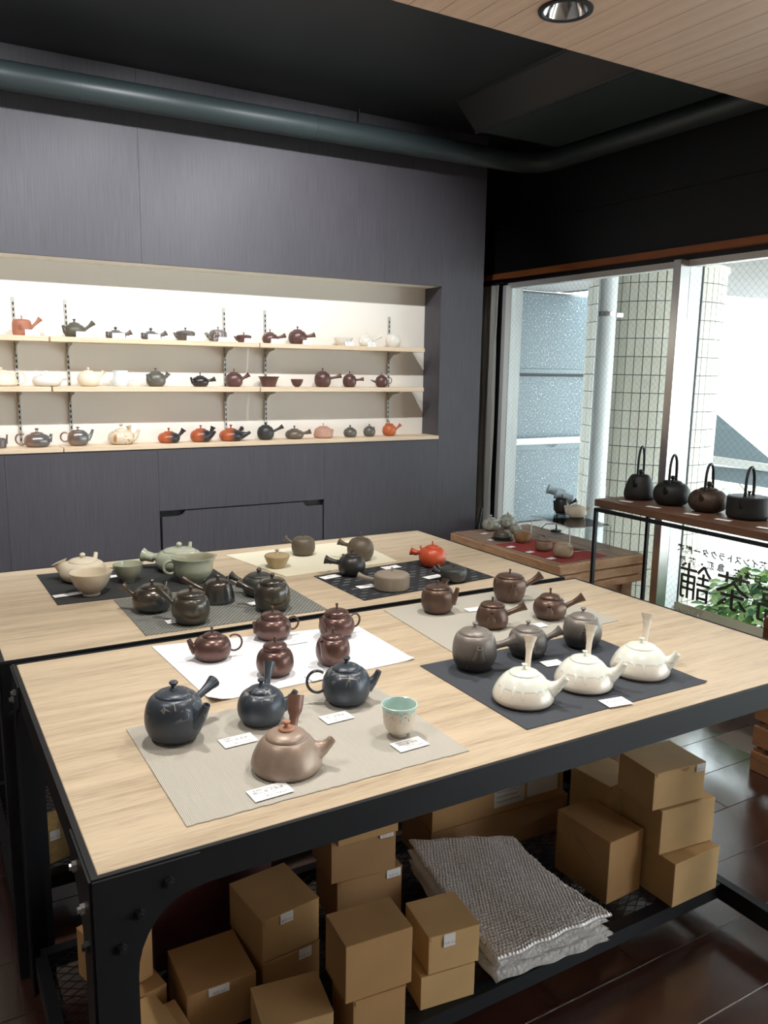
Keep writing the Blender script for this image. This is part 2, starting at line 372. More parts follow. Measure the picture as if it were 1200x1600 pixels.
M_film = bpy.data.materials.new('taupe_film'); M_film.use_nodes = True; _nt = M_film.node_tree; _o = _nt.nodes['Material Output']; _a = _nt.nodes.new('ShaderNodeBsdfDiffuse'); _a.inputs[0].default_value = (.55, .51, .42, 1)
_t = _nt.nodes.new('ShaderNodeBsdfTranslucent'); _t.inputs[0].default_value = (.80, .75, .64, 1); _x = _nt.nodes.new('ShaderNodeMixShader'); _x.inputs[0].default_value = .5
_nt.links.new(_a.outputs[0], _x.inputs[1]); _nt.links.new(_t.outputs[0], _x.inputs[2]); _nt.links.new(_x.outputs[0], _o.inputs[0])
# lettering on the glass: mirrored when seen from inside
M_let = M_film.copy(); M_let.name = 'taupe_vinyl'
for n_ in M_let.node_tree.nodes:
    if n_.type in ('BSDF_DIFFUSE', 'BSDF_TRANSLUCENT'): n_.inputs[0].default_value = (.16, .15, .13, 1)
rotL = Matrix(((0, 0, 1), (1, 0, 0), (0, 1, 0))).to_4x4()      # local x -> +Y, y -> +Z, z -> +X
def letter(ch, px_, py_, size, name='letter', squash=1.0):
    me = text_mesh(ch, size, M_let, 0.0003, off=.0011 if size < .1 else .0004)
    p = onx(px_, py_, XR-.002); o = bpy.data.objects.new(name, me); COL.objects.link(o)
    o.matrix_world = Matrix.Translation(p) @ rotL @ Matrix.Scale(squash, 4, (1, 0, 0)); o.parent = win; return o
for i, ch in enumerate('茶インストラクター厳選'):
    t = i/10; letter(ch, 1192-t*128, 885-t*28-4*math.sin(t*PI)*0, 0.040)
for ch, a, b in (('日', 1184, 906), ('本', 1168, 901), ('茶', 1151, 897), ('急', 1126, 888), ('須', 1110, 885), ('・', 1097, 883), ('茶', 1081, 878), ('器', 1066, 875)):
    letter(ch, a, b, 0.040)
letter('舗', 1085, 915, 0.19); letter('茶', 1144, 930, 0.19); letter('高', 1208, 951, 0.19)
p0 = onx(1054, 940, XR-.002); p1 = onx(1176, 972, XR-.002)
bd = MB().box(XR-.004, -1.0, p0.z-.11, XR+.006, p0.y, p0.z).build('glass_band', M_film, win, False)
M_wl = M_film.copy(); M_wl.name = 'white_vinyl'
for n_ in M_wl.node_tree.nodes:
    if n_.type in ('BSDF_DIFFUSE', 'BSDF_TRANSLUCENT'): n_.inputs[0].default_value = (.93, .93, .92, 1)
me = text_mesh('Wstores', 0.052, M_wl, 0.0003)
o = bpy.data.objects.new('band_lettering', me); COL.objects.link(o); pc = onx(1073, 955, XR-.0055); o.matrix_world = Matrix.Translation(pc) @ rotL; o.parent = win

# ------------------------------------------------------------------ display tables
T = 0.85
def bolt(x, y, z, axis, parent, m=None, r=0.0085):
    m_ = MB(); hexp = [(r*math.cos(PI/3*i+.3), r*math.sin(PI/3*i+.3)) for i in range(6)]
    if axis == 'y': m_.prism([(x+a, z+b) for a, b in hexp], y-.006, y, 'y'); m_.prism([(x+a*.6, z+b*.6) for a, b in hexp], y-.010, y-.006, 'y')
    else: m_.prism([(y+a, z+b) for a, b in hexp], x-.006, x, 'x'); m_.prism([(y+a*.6, z+b*.6) for a, b in hexp], x-.010, x-.006, 'x')
    m_.build('bolt', m or M_bolt, parent, False)
def table(x0, y0, x1, y1, label, shelf_y0, shelf_x0):
    t = thing('display_table', label, 'table', (x0, y0, 0)); Wd, Dp = x1-x0, y1-y0
    MB().cbox(.010, .010, T-.018, Wd-.010, Dp-.010, T, .0012).build('tabletop', M_top, t, False)
    rim = MB(); h = .056
    for a in ((0, 0, Wd, .005), (0, Dp-.005, Wd, Dp), (0, .005, .005, Dp-.005), (Wd-.005, .005, Wd, Dp-.005)):
        rim.box(a[0], a[1], T-h, a[2], a[3], T)
    for a in ((.005, .005, Wd-.005, .010), (.005, Dp-.010, Wd-.005, Dp-.005), (.005, .010, .010, Dp-.010), (Wd-.010, .010, Wd-.005, Dp-.010)):
        rim.box(a[0], a[1], T-.022, a[2], a[3], T-.001)
    rim.build('apron', M_blackmetal, t, False)
    lw = .058
    for sx in (0, 1):
        for sy in (0, 1):
            ax = (lambda u: u) if not sx else (lambda u: Wd-u)
            ay = (lambda u: u) if not sy else (lambda u: Dp-u)
            l = MB(); e = -.004
            # L profile with curved gusset plates
            def gus(w):
                arc = [(w+.075-(.075)*math.sin(PI/2*i/8), T-.068-.085*(1-math.cos(PI/2*i/8))*1.0) for i in range(9)]
                return [(0, 0.0), (w, 0.0), (w, T-.17)] + [(w+.095-.095*math.sin(PI/2*(8-i)/8), T-.055-.115*(1-math.cos(PI/2*(8-i)/8))) for i in range(0, 9)] + [(w+.095, T-.003), (0, T-.003)]
            pl = gus(lw)
            l.prism([(ax(u), v) for u, v in pl], *sorted((ay(e), ay(0.0))), 'y')
            l.prism([(ay(u), v) for u, v in pl], *sorted((ax(e), ax(0.0))), 'x')
            lg = l.build('leg', M_blackmetal, t, False)
            if not sy:
                for u, v in ((.035, T-.115), (.062, T-.070), (.105, T-.034)): bolt(ax(u), -.004, v, 'y', lg)
            if not sx:
                for u, v in ((.022, T-.115), (.045, T-.070), (.10, T-.034)): bolt(-.004, ay(u), v, 'x', lg, M_boltb if v > T-.1 else M_bolt)
    # lower shelf frame and floor rails
    sy0 = shelf_y0-y0; fz = .085
    f = MB()
    f.box(.02, sy0, fz-.02, Wd-.02, sy0+.035, fz+.022); f.box(.02, Dp-.06, fz-.02, Wd-.02, Dp-.03, fz+.022)
    for xx in (.004, Wd-.032): f.box(xx, .06, fz-.03, xx+.028, Dp-.06, fz+.024)
    for xx in (Wd*.33, Wd*.66): f.box(xx, sy0+.035, fz-.01, xx+.02, Dp-.06, fz+.012)
    f.build('lower_frame', M_blackmetal, t, False)
    g_ = MB(); a0, a1, b0, b1 = .03, Wd-.03, sy0+.03, Dp-.05; q = .0016; zz = fz+.016
    for sgn in (1, -1):
        u = a0-(b1-b0)*1.6
        while u < a1+(b1-b0)*1.6:
            # line x = u + 1.6*(y-b0)*sgn
            ya, yb = b0, b1; xa = u if sgn == 1 else u; xb = xa+sgn*1.6*(yb-ya)
            pts = []
            lo, hi = 0.0, 1.0
            for lim, s_ in ((a0, 1), (a1, -1)):
                da, db = (xa-lim)*s_, (xb-lim)*s_
                if da < 0 and db < 0: lo, hi = 1, 0
                elif da < 0: lo = max(lo, da/(da-db))
                elif db < 0: hi = min(hi, da/(da-db))
            if hi-lo > .02:
                P = [(xa+(xb-xa)*k_, ya+(yb-ya)*k_) for k_ in (lo, hi)]
                (X0, Y0), (X1, Y1) = P
                g_.add([(X0-q, Y0, zz), (X0+q, Y0, zz), (X1+q, Y1, zz), (X1-q, Y1, zz), (X0, Y0, zz-.0025), (X1, Y1, zz-.0025)], [(0, 1, 2, 3), (1, 4, 5, 2), (4, 0, 3, 5)])
            u += .044
    stuff(g_.build('mesh_shelf', M_blackmetal, t, False))
    return t
FX0, FX1 = .175, 1.963
table(FX0, 1.076, FX1, 2.022, 'front oak-topped black steel table beneath the shop lights, cartons on its lower shelf', 1.33, 0)
table(FX0-.022, 2.047, FX1-.026, 2.985, 'rear oak-topped black steel table nearest the dark shelf wall', 2.30, 0)
SZ = .1075                                      # top of the lower mesh shelf

# ------------------------------------------------------------------ cloths and mats on the tables
def quad_mat(name, px4, z, m, label, cat='placemat', thick=.0016, complete=None, curl=None, nx=24, ny=16, frayed=0.0, wave=.0):
    P = [onz(p[0], p[1], z) if p is not None else None for p in px4]     # order: near-left, near-right, far-right, far-left
    if complete is not None:
        i = complete; P[i] = P[(i-1) % 4]+P[(i+1) % 4]-P[(i+2) % 4]
    c = sum(P, Vector())/4; ex = ((P[1]-P[0])+(P[2]-P[3])).normalized(); ang = math.atan2(ex.y, ex.x)
    M = Matrix.Rotation(-ang, 3, 'Z'); L = [M @ (p-c) for p in P]
    mb = MB(); top = []; rnd = random.Random(len(label))
    for j in range(ny+1):
        for i in range(nx+1):
            s, t = i/nx, j/ny
            p = L[0]*(1-s)*(1-t)+L[1]*s*(1-t)+L[2]*s*t+L[3]*(1-s)*t
            fr_ = frayed*rnd.uniform(-1, 1) if (j in (0, ny)) else 0
            zz = thick
            if curl:
                for (cs, ct, rr, hh) in curl:
                    dd = math.hypot((s-cs), (t-ct)*.7)
                    if dd < rr: zz += hh*(1-dd/rr)**2
            zz += wave*math.sin(s*9+t*4)**2
            top.append((p.x, p.y+fr_, zz))
    n_ = len(top); vs = top+[(a, b, d_-thick) for a, b, d_ in top]; fs = []
    Wn = nx+1
    for j in range(ny):
        for i in range(nx): a = j*Wn+i; fs.append((a, a+1, a+Wn+1, a+Wn)); fs.append((n_+a, n_+a+Wn, n_+a+Wn+1, n_+a+1))
    bd_ = [i for i in range(Wn)]+[j*Wn+nx for j in range(1, ny+1)]+[ny*Wn+i for i in range(nx-1, -1, -1)]+[j*Wn for j in range(ny-1, 0, -1)]
    for a, b in zip(bd_, bd_[1:]+bd_[:1]): fs.append((a, n_+a, n_+b, b))
    mb.add(vs, fs); o = mb.build(name, m, None, True, 50); o.location = (c.x, c.y, z+.0005); o.rotation_euler = (0, 0, ang)
    tag(o, label, cat); return o
def weave(name, c1, c2, fx, fy, rough=0.8, strength=.5):
    m = mat(name, c1, rough); v = coords(m, (1, 1, 1))
    w = nd(m, 'ShaderNodeTexWave', wave_type='BANDS', bands_direction='X'); w.inputs['Scale'].default_value = fx; w.inputs['Distortion'].default_value = .6; w.inputs['Detail Scale'].default_value = 3; lk(m, v, w.inputs['Vector'])
    n_ = noise(m, coords(m, (fx*2.0, fy, 1)), 3, 3)
    f = mathn(m, 'ADD', mathn(m, 'MULTIPLY', w.outputs['Fac'], .6), mathn(m, 'MULTIPLY', n_, .5))
    setc(m, ramp(m, f, [(.25, c2), (.75, c1)])); bump(m, f, strength, .001); return m
M_m1 = weave('ribbed_taupe_cloth', (.47, .45, .40), (.34, .32, .28), 95, 4)
M_m2 = mat('white_cloth', (.80, .82, .86), .8); bump(M_m2, noise(M_m2, coords(M_m2), 300, 2), .1, .0005)
M_m3 = weave('beige_linen', (.44, .42, .37), (.35, .335, .29), 120, 60, strength=.2)
M_m4 = weave('navy_cloth', (.050, .058, .072), (.030, .035, .046), 60, 8)
M_m5 = weave('black_felt', (.030, .033, .034), (.019, .021, .022), 160, 90, .95, .2)
M_m6 = mat('grey_woven_mat', (.2, .2, .18), .7)
_v = coords(M_m6); _c = nd(M_m6, 'ShaderNodeTexBrick'); _c.inputs['Scale'].default_value = 1.0; _c.inputs['Brick Width'].default_value = .013; _c.inputs['Row Height'].default_value = .0085; _c.inputs['Mortar Size'].default_value = .0018
_c.inputs['Color1'].default_value = (.33, .335, .30, 1); _c.inputs['Color2'].default_value = (.27, .28, .25, 1); _c.inputs['Mortar'].default_value = (.045, .05, .05, 1); lk(M_m6, _v, _c.inputs['Vector']); setc(M_m6, _c.outputs['Color']); bump(M_m6, _c.outputs['Fac'], .4, -.001)
M_m7 = mat('cream_cloth', (.66, .62, .48), .85)
M_m8 = mat('checked_black_cloth', (.02, .02, .02), .85)
_v = coords(M_m8, (1, 1, 1)); _k = nd(M_m8, 'ShaderNodeTexBrick', offset=0.5); _k.inputs['Scale'].default_value = 1; _k.inputs['Brick Width'].default_value = .046; _k.inputs['Row Height'].default_value = .028; _k.inputs['Mortar Size'].default_value = .011
_k.inputs['Color1'].default_value = (.17, .19, .21, 1); _k.inputs['Color2'].default_value = (.02, .023, .028, 1); _k.inputs['Mortar'].default_value = (.012, .013, .016, 1); lk(M_m8, _v, _k.inputs['Vector']); setc(M_m8, _k.outputs['Color'])
M_red = weave('red_cloth', (.30, .035, .028), (.23, .022, .018), 90, 60, .85, .2)
quad_mat('placemat', [(292, 1293), (733, 1174), (582, 1070), (197, 1140)], T, M_m1, 'ribbed taupe-grey table runner nearest the viewer, frayed edges', frayed=.0012, nx=60)
quad_mat('placemat', [(332, 1099), (648, 1031), (557, 978), (237, 1011)], T, M_m2, 'bright white cloth under five reddish-brown teapots', curl=[(0, 0, .10, .012), (1, 0, .07, .004)])
quad_mat('placemat', [None, (966, 970.5), (830, 915.5), (599.5, 954)], T, M_m3, 'pale beige-grey linen mat at right rear of front table', complete=0)
quad_mat('placemat', [(823, 1141), (1105, 1067), None, (656, 1041)], T, M_m4, 'dark navy cloth under cream dripped teapots and dark round teapots', complete=2, curl=[(1, 0, .05, .003)])
quad_mat('placemat', [(90, 946), (372, 914), None, (57, 899)], T, M_m5, 'black felt mat with cut corner on left of rear table', complete=2)
quad_mat('placemat', [(228, 994), (511.5, 953), None, (178, 938)], T, M_m6, 'grey checked woven mat under bronze and black teapots', complete=2)
quad_mat('placemat', [(447, 901.7), (621, 877.5), (552, 845), (352, 868)], T, M_m7, 'cream cloth at back of rear table, under olive-brown jars', curl=[(1, 1, .12, .006)])
quad_mat('placemat', [(569, 939), (772.5, 902.5), None, (490, 901)], T, M_m8, 'black cloth with scattered grey squares, under the red teapot', complete=2)

# ------------------------------------------------------------------ price cards
def card(px_, py_, z, w=.062, d=.040, ang=0.0, lines=('常滑焼 急須', '陶山 造', 'Toko Yaki', '16,500円'), label='', cat='price card', tilt=0.0, group=None):
    p = onz(px_, py_, z); c = thing('price_card', label, cat, (p.x, p.y, z+.0016), ang, group)
    MB().cbox(-w/2, -d/2, 0, w/2, d/2, .0006, .0002).build('paper', M_card, c, False)
    if lines:
        for i, (t_, s_, yy, xx) in enumerate(zip(lines, (.0048, .0074, .0040, .0062), (.30, .10, -.10, -.30), (-.08, -.02, 0, .12))):
            me_ = text_mesh(t_, s_*w/.062, M_ink, 0.0); inst('printed_line', me_, c, (xx*w, yy*d, .0008))
    return c
a1 = math.radians(6)
Tm = T+.0026
card(372, 1158, Tm, .066, .040, math.radians(2), ('常滑焼 Tokoname', '陶山 造 急須', 'Kyusu Teapot', '税込 16,500円'), 'white price card right of the largest blue-black round teapot')
card(422, 1238, Tm, .070, .040, math.radians(2), ('常滑焼 Tokoname', '陶山 造 大急須', 'Kyusu Teapot', '税込 19,800円'), 'white price card in front of the brown domed teapot, nearest card')
card(526, 1122, Tm, .062, .040, math.radians(2), ('常滑焼 Tokoname', '陶山 造 急須', 'Kyusu Teapot', '税込 16,500円'), 'white price card in front of the ring-handled blue-black teapot')
card(640, 1164, Tm, .066, .040, math.radians(2), ('常滑焼 Tokoname', '陶山 造 湯呑', 'Tea Cup', '税込 2,740円'), 'white price card at the foot of the speckled tea cup')
card(962, 1098, Tm, .062, .040, math.radians(-8), ('常滑焼', '陶山 造 急須', 'Kyusu Teapot', '税込 13,200円'), 'white price card near front edge of the navy cloth')
card(863, 1037, Tm, .052, .036, math.radians(-8), ('常滑焼', '陶山 造 急須', 'Kyusu', '8,800円'), 'white price card on navy cloth before the small dark round teapot')
card(840, 978, Tm, .05, .034, math.radians(-6), ('常滑焼', '急須', 'Kyusu', '7,700円'), 'white price card on beige linen behind the navy cloth')
card(740, 953, Tm, .05, .034, math.radians(-6), ('常滑焼', '急須', 'Kyusu', '7,700円'), 'white price card between two brown side-handled teapots on beige linen')
card(462, 1003, Tm, .055, .036, math.radians(0), ('常滑焼', '急須', 'Kyusu', '9,900円'), 'white price card on white cloth behind the collared middle teapot')
card(500, 1057, Tm, .062, .042, math.radians(5), ('常滑焼', '急須', 'Kyusu', '9,900円'), 'white price card at front edge of the white cloth')
card(106, 930, Tm, .085, .030, math.radians(6), ('', '片口', '', ''), 'white paper strip left of the cream lipped bowl')
card(180, 901, Tm, .04, .032, 0, None, 'white price card left of the pale green tea bowl')
card(268, 972, Tm, .03, .034, 0, None, 'white card half under the glossy dark jar teapot, left one')
card(397, 944, Tm, .034, .034, .2, None, 'white card beside the olive-black jar teapot')
card(516, 902, Tm, .07, .036, math.radians(10), ('', '急須', '', ''), 'white paper tag in front of the black teapot on the cream cloth edge')
card(572, 917, Tm, .062, .034, math.radians(0), ('', '急須', '', ''), 'white paper tag left of the flat drum-shaped taupe teapot')
card(677, 902, Tm, .07, .036, math.radians(8), ('', '急須', '', ''), 'white paper tag left of the flat black teapot on checked cloth')
card(611, 887, Tm, .07, .036, math.radians(5), ('', '急須', '', ''), 'white paper tag behind the taupe drum teapot')

# ------------------------------------------------------------------ pottery
def pot_mat(name, c1, c2=None, rough=.5, metal=0.0, coat=0.0, coat_r=.1, ns=9, bmp=.12, bs=120, grad=None, speck=None, lo=.38, hi=.62):
    """c1/c2 clay or glaze colours mixed by noise; grad=(axis vector, from, to, colour) a firing change across the pot"""
    m = mat(name, c1, rough, metal, coat=coat, coat_r=coat_r); v = coords(m)
    col = ramp(m, noise(m, v, ns, 5, .6), [(lo, c1), (hi, c2 or scl(c1, 1.35))])
    if grad:
        ax, a, b, c3 = grad; tc = nd(m, 'ShaderNodeTexCoord'); dp = nd(m, 'ShaderNodeVectorMath', operation='DOT_PRODUCT'); lk(m, tc.outputs['Object'], dp.inputs[0]); dp.inputs[1].default_value = ax
        mr = nd(m, 'ShaderNodeMapRange'); mr.inputs['From Min'].default_value = a; mr.inputs['From Max'].default_value = b
        wob = mathn(m, 'ADD', dp.outputs['Value'], mathn(m, 'MULTIPLY', mathn(m, 'SUBTRACT', noise(m, v, 30, 4), .5), .012)); lk(m, wob, mr.inputs['Value'])
        col = mixc(m, mr.outputs['Result'], col, c3)
    if speck:
        sc_, th, c4 = speck; col = mixc(m, ramp(m, noise(m, v, sc_, 2, .5), [(th, (0, 0, 0)), (th+.03, (1, 1, 1))]), col, c4)
    setc(m, col)
    if bmp: bump(m, noise(m, v, bs, 4, .6), bmp, .0012)
    return m
AX = (.86, -.51, 0)
P_ink = pot_mat('blue_black_clay', (.040, .050, .066), (.068, .082, .10), .36, .35, ns=8, bmp=.08)
_b = noise(P_ink, coords(P_ink), 28, 2, .5, 1.2)                     # pale silver crackle patches on the shoulder
_t = nd(P_ink, 'ShaderNodeTexVoronoi', feature='DISTANCE_TO_EDGE'); _t.inputs['Scale'].default_value = 75; lk(P_ink, coords(P_ink, (1, 1, .6)), _t.inputs['Vector'])
_pz = nd(P_ink, 'ShaderNodeSeparateXYZ'); lk(P_ink, coords(P_ink), _pz.inputs[0])
_m = mathn(P_ink, 'MULTIPLY', ramp(P_ink, _t.outputs['Distance'], [(0.0, (1, 1, 1)), (.07, (0, 0, 0))]), ramp(P_ink, _b, [(.52, (0, 0, 0)), (.60, (1, 1, 1))]))
_m = mathn(P_ink, 'MULTIPLY', _m, ramp(P_ink, mathn(P_ink, 'MULTIPLY', _pz.outputs[2], 10), [(.50, (0, 0, 0)), (.66, (1, 1, 1))]))
setc(P_ink, mixc(P_ink, _m, ramp(P_ink, noise(P_ink, coords(P_ink), 8, 4), [(.4, (.040, .050, .066)), (.62, (.066, .080, .098))]), (.34, .33, .30)))
P_brown = pot_mat('brown_stoneware', (.25, .185, .145), (.35, .265, .205), .40, .25, ns=14, bmp=.15)
P_hand = pot_mat('red_brown_handle', (.17, .085, .06), (.23, .12, .085), .4, .15, ns=14)
P_terra = pot_mat('terracotta', (.36, .17, .105), (.42, .21, .13), .6, ns=20)
P_rust = pot_mat('purple_brown_burnished', (.105, .062, .056), (.145, .080, .068), .30, .55, ns=5, bmp=.04)
P_cup = mat('speckled_cup_glaze', (.7, .68, .6), .3, coat=.4)
def drip_mat(m, base, glaze, zc, amp, freq, soft=.004, band=None, speck=None):
    v = coords(m); sp_ = nd(m, 'ShaderNodeSeparateXYZ'); lk(m, v, sp_.inputs[0])
    an = mathn(m, 'ARCTAN2', sp_.outputs[1], sp_.outputs[0]); n2 = noise(m, coords(m, (1, 1, 0.02)), 22, 1, .4)
    sn = mathn(m, 'SINE', mathn(m, 'ADD', mathn(m, 'MULTIPLY', an, freq), mathn(m, 'MULTIPLY', n2, 9.0)))
    pk = mathn(m, 'POWER', mathn(m, 'MAXIMUM', sn, 0.0), 2.2); nl = ramp(m, noise(m, coords(m, (1, 1, 0.02)), 34, 0), [(.36, (.12, .12, .12)), (.64, (1, 1, 1))])
    edge = mathn(m, 'SUBTRACT', zc, mathn(m, 'MULTIPLY', mathn(m, 'MULTIPLY', pk, nl), amp))
    d_ = mathn(m, 'DIVIDE', mathn(m, 'SUBTRACT', sp_.outputs[2], edge), soft)
    cl = nd(m, 'ShaderNodeClamp'); lk(m, d_, cl.inputs[0])
    edgec = ramp(m, cl.outputs[0], [(0, base), (.3, scl(glaze, .70)), (.6, glaze), (1, scl(glaze, 1.12))])
    if band:
        lt = mathn(m, 'LESS_THAN', sp_.outputs[2], band[0]); edgec = mixc(m, lt, edgec, band[1])
    if speck: edgec = mixc(m, ramp(m, noise(m, v, speck[0], 2, .6), [(speck[1], (0, 0, 0)), (speck[1]+.03, (1, 1, 1))]), edgec, speck[2])
    setc(m, edgec)
drip_mat(P_cup, (.62, .54, .44), (.40, .55, .50), .054, .030, 11, .007, speck=(260, .66, (.12, .09, .08)))
P_cupin = pot_mat('cup_inner_glaze', (.42, .58, .54), (.52, .66, .62), .2, coat=.5, ns=20, bmp=0)
P_drip = mat('cream_dripped_glaze', (.7, .66, .58), .30, coat=.5, coat_r=.08)
drip_mat(P_drip, (.71, .655, .565), (.64, .66, .60), .038, .026, 15, .005, band=(.0065, (.24, .19, .15)))
P_cream = pot_mat('cream_bisque', (.64, .56, .45), (.70, .62, .51), .5, ns=10, bmp=.05)
P_side = pot_mat('brown_smoked', (.085, .052, .040), (.14, .085, .062), .34, .42, ns=7, bmp=.07)
P_ash = pot_mat('ash_glazed_dark', (.032, .030, .029), (.055, .050, .046), .40, .25, ns=8, bmp=.25, bs=200, grad=((0, 0, 1), .028, .082, (.20, .178, .16)), speck=(420, .67, (.26, .24, .23)))
P_bisq = pot_mat('cream_unglazed', (.62, .55, .42), (.58, .50, .37), .55, ns=12, bmp=.04)
P_bowl = pot_mat('warm_cream_bowl', (.46, .38, .28), (.56, .48, .37), .45, ns=6, coat=.2)
P_cel = pot_mat('celadon', (.33, .37, .28), (.42, .43, .33), .22, coat=.5, ns=7, bmp=.03)
P_celin = pot_mat('celadon_bowl', (.29, .285, .20), (.36, .36, .27), .3, coat=.4, ns=6, bmp=.03)
P_bron = pot_mat('bronze_lustre', (.13, .095, .075), (.10, .115, .115), .24, .75, ns=6, bmp=.05)
P_jar = pot_mat('glossy_dark_jar', (.030, .026, .020), (.055, .048, .034), .30, .1, coat=.5, coat_r=.06, ns=7, bmp=.03)
P_blk = pot_mat('matt_black_clay', (.020, .019, .018), (.032, .030, .028), .38, .1, ns=8, bmp=.1)
P_char = pot_mat('charcoal_clay', (.035, .038, .036), (.050, .052, .049), .42, .15, ns=9)
P_olive = pot_mat('olive_brown_clay', (.085, .066, .043), (.125, .10, .07), .5, .1, ns=8, bmp=.15)
P_tan = pot_mat('ochre_glaze', (.33, .245, .13), (.42, .32, .18), .38, ns=9, coat=.2, bmp=.05)
P_red = pot_mat('vermilion_clay', (.42, .055, .018), (.48, .075, .025), .38, ns=5, bmp=.03)
P_taupe = pot_mat('taupe_clay', (.20, .165, .125), (.24, .20, .155), .6, ns=18, bmp=.1)
P_rc = pot_mat('reddish_clay', (.34, .125, .07), (.40, .165, .10), .55, ns=9)
P_do = pot_mat('dark_olive_clay', (.070, .062, .044), (.10, .088, .062), .45, ns=8)
P_pb = pot_mat('plum_brown_clay', (.105, .055, .050), (.15, .075, .065), .35, .3, ns=7)
P_gun = pot_mat('gunmetal_clay', (.105, .092, .088), (.15, .132, .125), .35, .35, ns=7)
P_wht = pot_mat('ivory_glaze', (.74, .70, .62), (.80, .77, .70), .4, coat=.2, ns=6, bmp=.02)
P_crm = pot_mat('cream_glaze', (.72, .62, .47), (.78, .70, .56), .45, ns=6, bmp=.02)
P_blw = pot_mat('bluish_white_porcelain', (.66, .73, .76), (.72, .78, .80), .2, coat=.6, ns=4, bmp=0)
P_gg = pot_mat('grey_smoked', (.11, .105, .09), (.16, .15, .125), .4, .3, ns=8)
P_two = pot_mat('orange_to_black_fired', (.42, .10, .035), (.48, .13, .05), .33, .1, ns=6, bmp=.03, grad=(AX, .0, .030, (.028, .028, .032)))
P_silv = pot_mat('silver_brown_fired', (.30, .20, .15), (.38, .27, .21), .28, .6, ns=8, bmp=.05, grad=(AX, -.02, .03, (.19, .19, .19)))
P_cro = pot_mat('cream_orange_fired', (.66, .57, .42), (.70, .62, .48), .3, coat=.3, ns=4, bmp=.02, speck=(38, .60, (.46, .22, .08)))
P_pink = pot_mat('pinkish_clay', (.46, .25, .18), (.50, .29, .21), .55, ns=8)
P_oli2 = pot_mat('olive_grey_clay', (.13, .105, .08), (.18, .145, .11), .4, .3, ns=8)
P_iron = pot_mat('cast_iron', (.020, .021, .021), (.030, .031, .030), .52, .5, ns=20, bmp=.5, bs=300)
P_irbr = pot_mat('brown_cast_iron', (.055, .036, .026), (.075, .050, .036), .50, .4, ns=15, bmp=.5, bs=260)
P_stoni = pot_mat('sage_speckled', (.24, .25, .20), (.40, .39, .32), .35, coat=.2, ns=40, bmp=.05)
P_amb = pot_mat('amber_bowl_glaze', (.28, .155, .06), (.36, .25, .13), .35, coat=.3, ns=12)
P_bbr = pot_mat('warm_brown_clay', (.19, .12, .075), (.25, .165, .11), .55, ns=12)
P_bbe = pot_mat('warm_beige_clay', (.33, .25, .165), (.42, .33, .23), .5, ns=12)
P_wmk = pot_mat('black_with_white_brushmark', (.020, .018, .018), (.03, .026, .026), .25, coat=.3, ns=6, bmp=.02, speck=(30, .66, (.75, .74, .70)))

def arc_prof(Hb, foot, zm, lr, pl=2.0, pu=2.0, R=1.0, n1=9, n2=9):
    pr = [(0, 0.004*0), (foot*R*.96, 0)]
    for i in range(n1+1):
        a = PI/2*i/n1; u = math.cos(a)**(2/pl) if pl else math.cos(a)
        r_ = foot+(1-foot)*(max(0, 1-u**pl))**(1/pl); pr.append((r_*R, zm*Hb*(1-u)*R+.0008))
    for i in range(1, n2+1):
        a = PI/2*i/n2; u = math.sin(a)
        r_ = lr+(1-lr)*(max(0, 1-u**pu))**(1/pu); pr.append((r_*R, (zm+(1-zm)*u)*Hb*R))
    return pr
def r_at(pr, z):
    best = 0
    for (r0, z0), (r1, z1) in zip(pr[1:-1], pr[2:]):
        if min(z0, z1) <= z <= max(z0, z1) and abs(z1-z0) > 1e-9: return r0+(r1-r0)*(z-z0)/(z1-z0)
    return max(p[0] for p in pr)
PROF = dict(
    round=dict(Hb=1.62, foot=.52, zm=.48, lr=.52, pu=2.0, lid=.16),
    egg=dict(Hb=1.75, foot=.48, zm=.50, lr=.62, pu=2.0, lid=.28),
    squat=dict(Hb=1.12, foot=.55, zm=.46, lr=.50, pu=2.0, lid=.18),
    flat=dict(Hb=.92, foot=.60, zm=.45, lr=.50, pu=2.0, lid=.14),
    pancake=dict(Hb=.72, foot=.62, zm=.45, lr=.46, pu=2.0, lid=.12),
    dome=dict(Hb=.86, foot=.88, zm=.22, lr=.60, pl=2.0, pu=1.42, lid=.19),
    mound=dict(Hb=1.0, foot=.80, zm=.18, lr=.55, pl=2.0, pu=2.1, lid=.15),
    jar=dict(Hb=1.55, foot=.55, zm=.46, lr=.72, pu=2.1, lid=.22, neck=.10),
    pear=dict(Hb=1.45, foot=.66, zm=.34, lr=.72, pu=1.5, lid=.16, neck=.04),
    bucket=dict(Hb=1.45, foot=.55, zm=.62, lr=.78, pu=2.2, lid=.12, neck=.03),
    collar=dict(Hb=1.30, foot=.50, zm=.46, lr=.62, pu=2.0, lid=.20, neck=.14),
    drum=dict(Hb=.78, foot=.95, zm=.12, lr=.96, pl=2, pu=6, lid=.16),
    straight=dict(Hb=.98, foot=.95, zm=.10, lr=.84, pl=2, pu=1.2, lid=.24),
    cyl=dict(Hb=1.30, foot=.90, zm=.35, lr=.80, pl=2, pu=3, lid=.12),
)
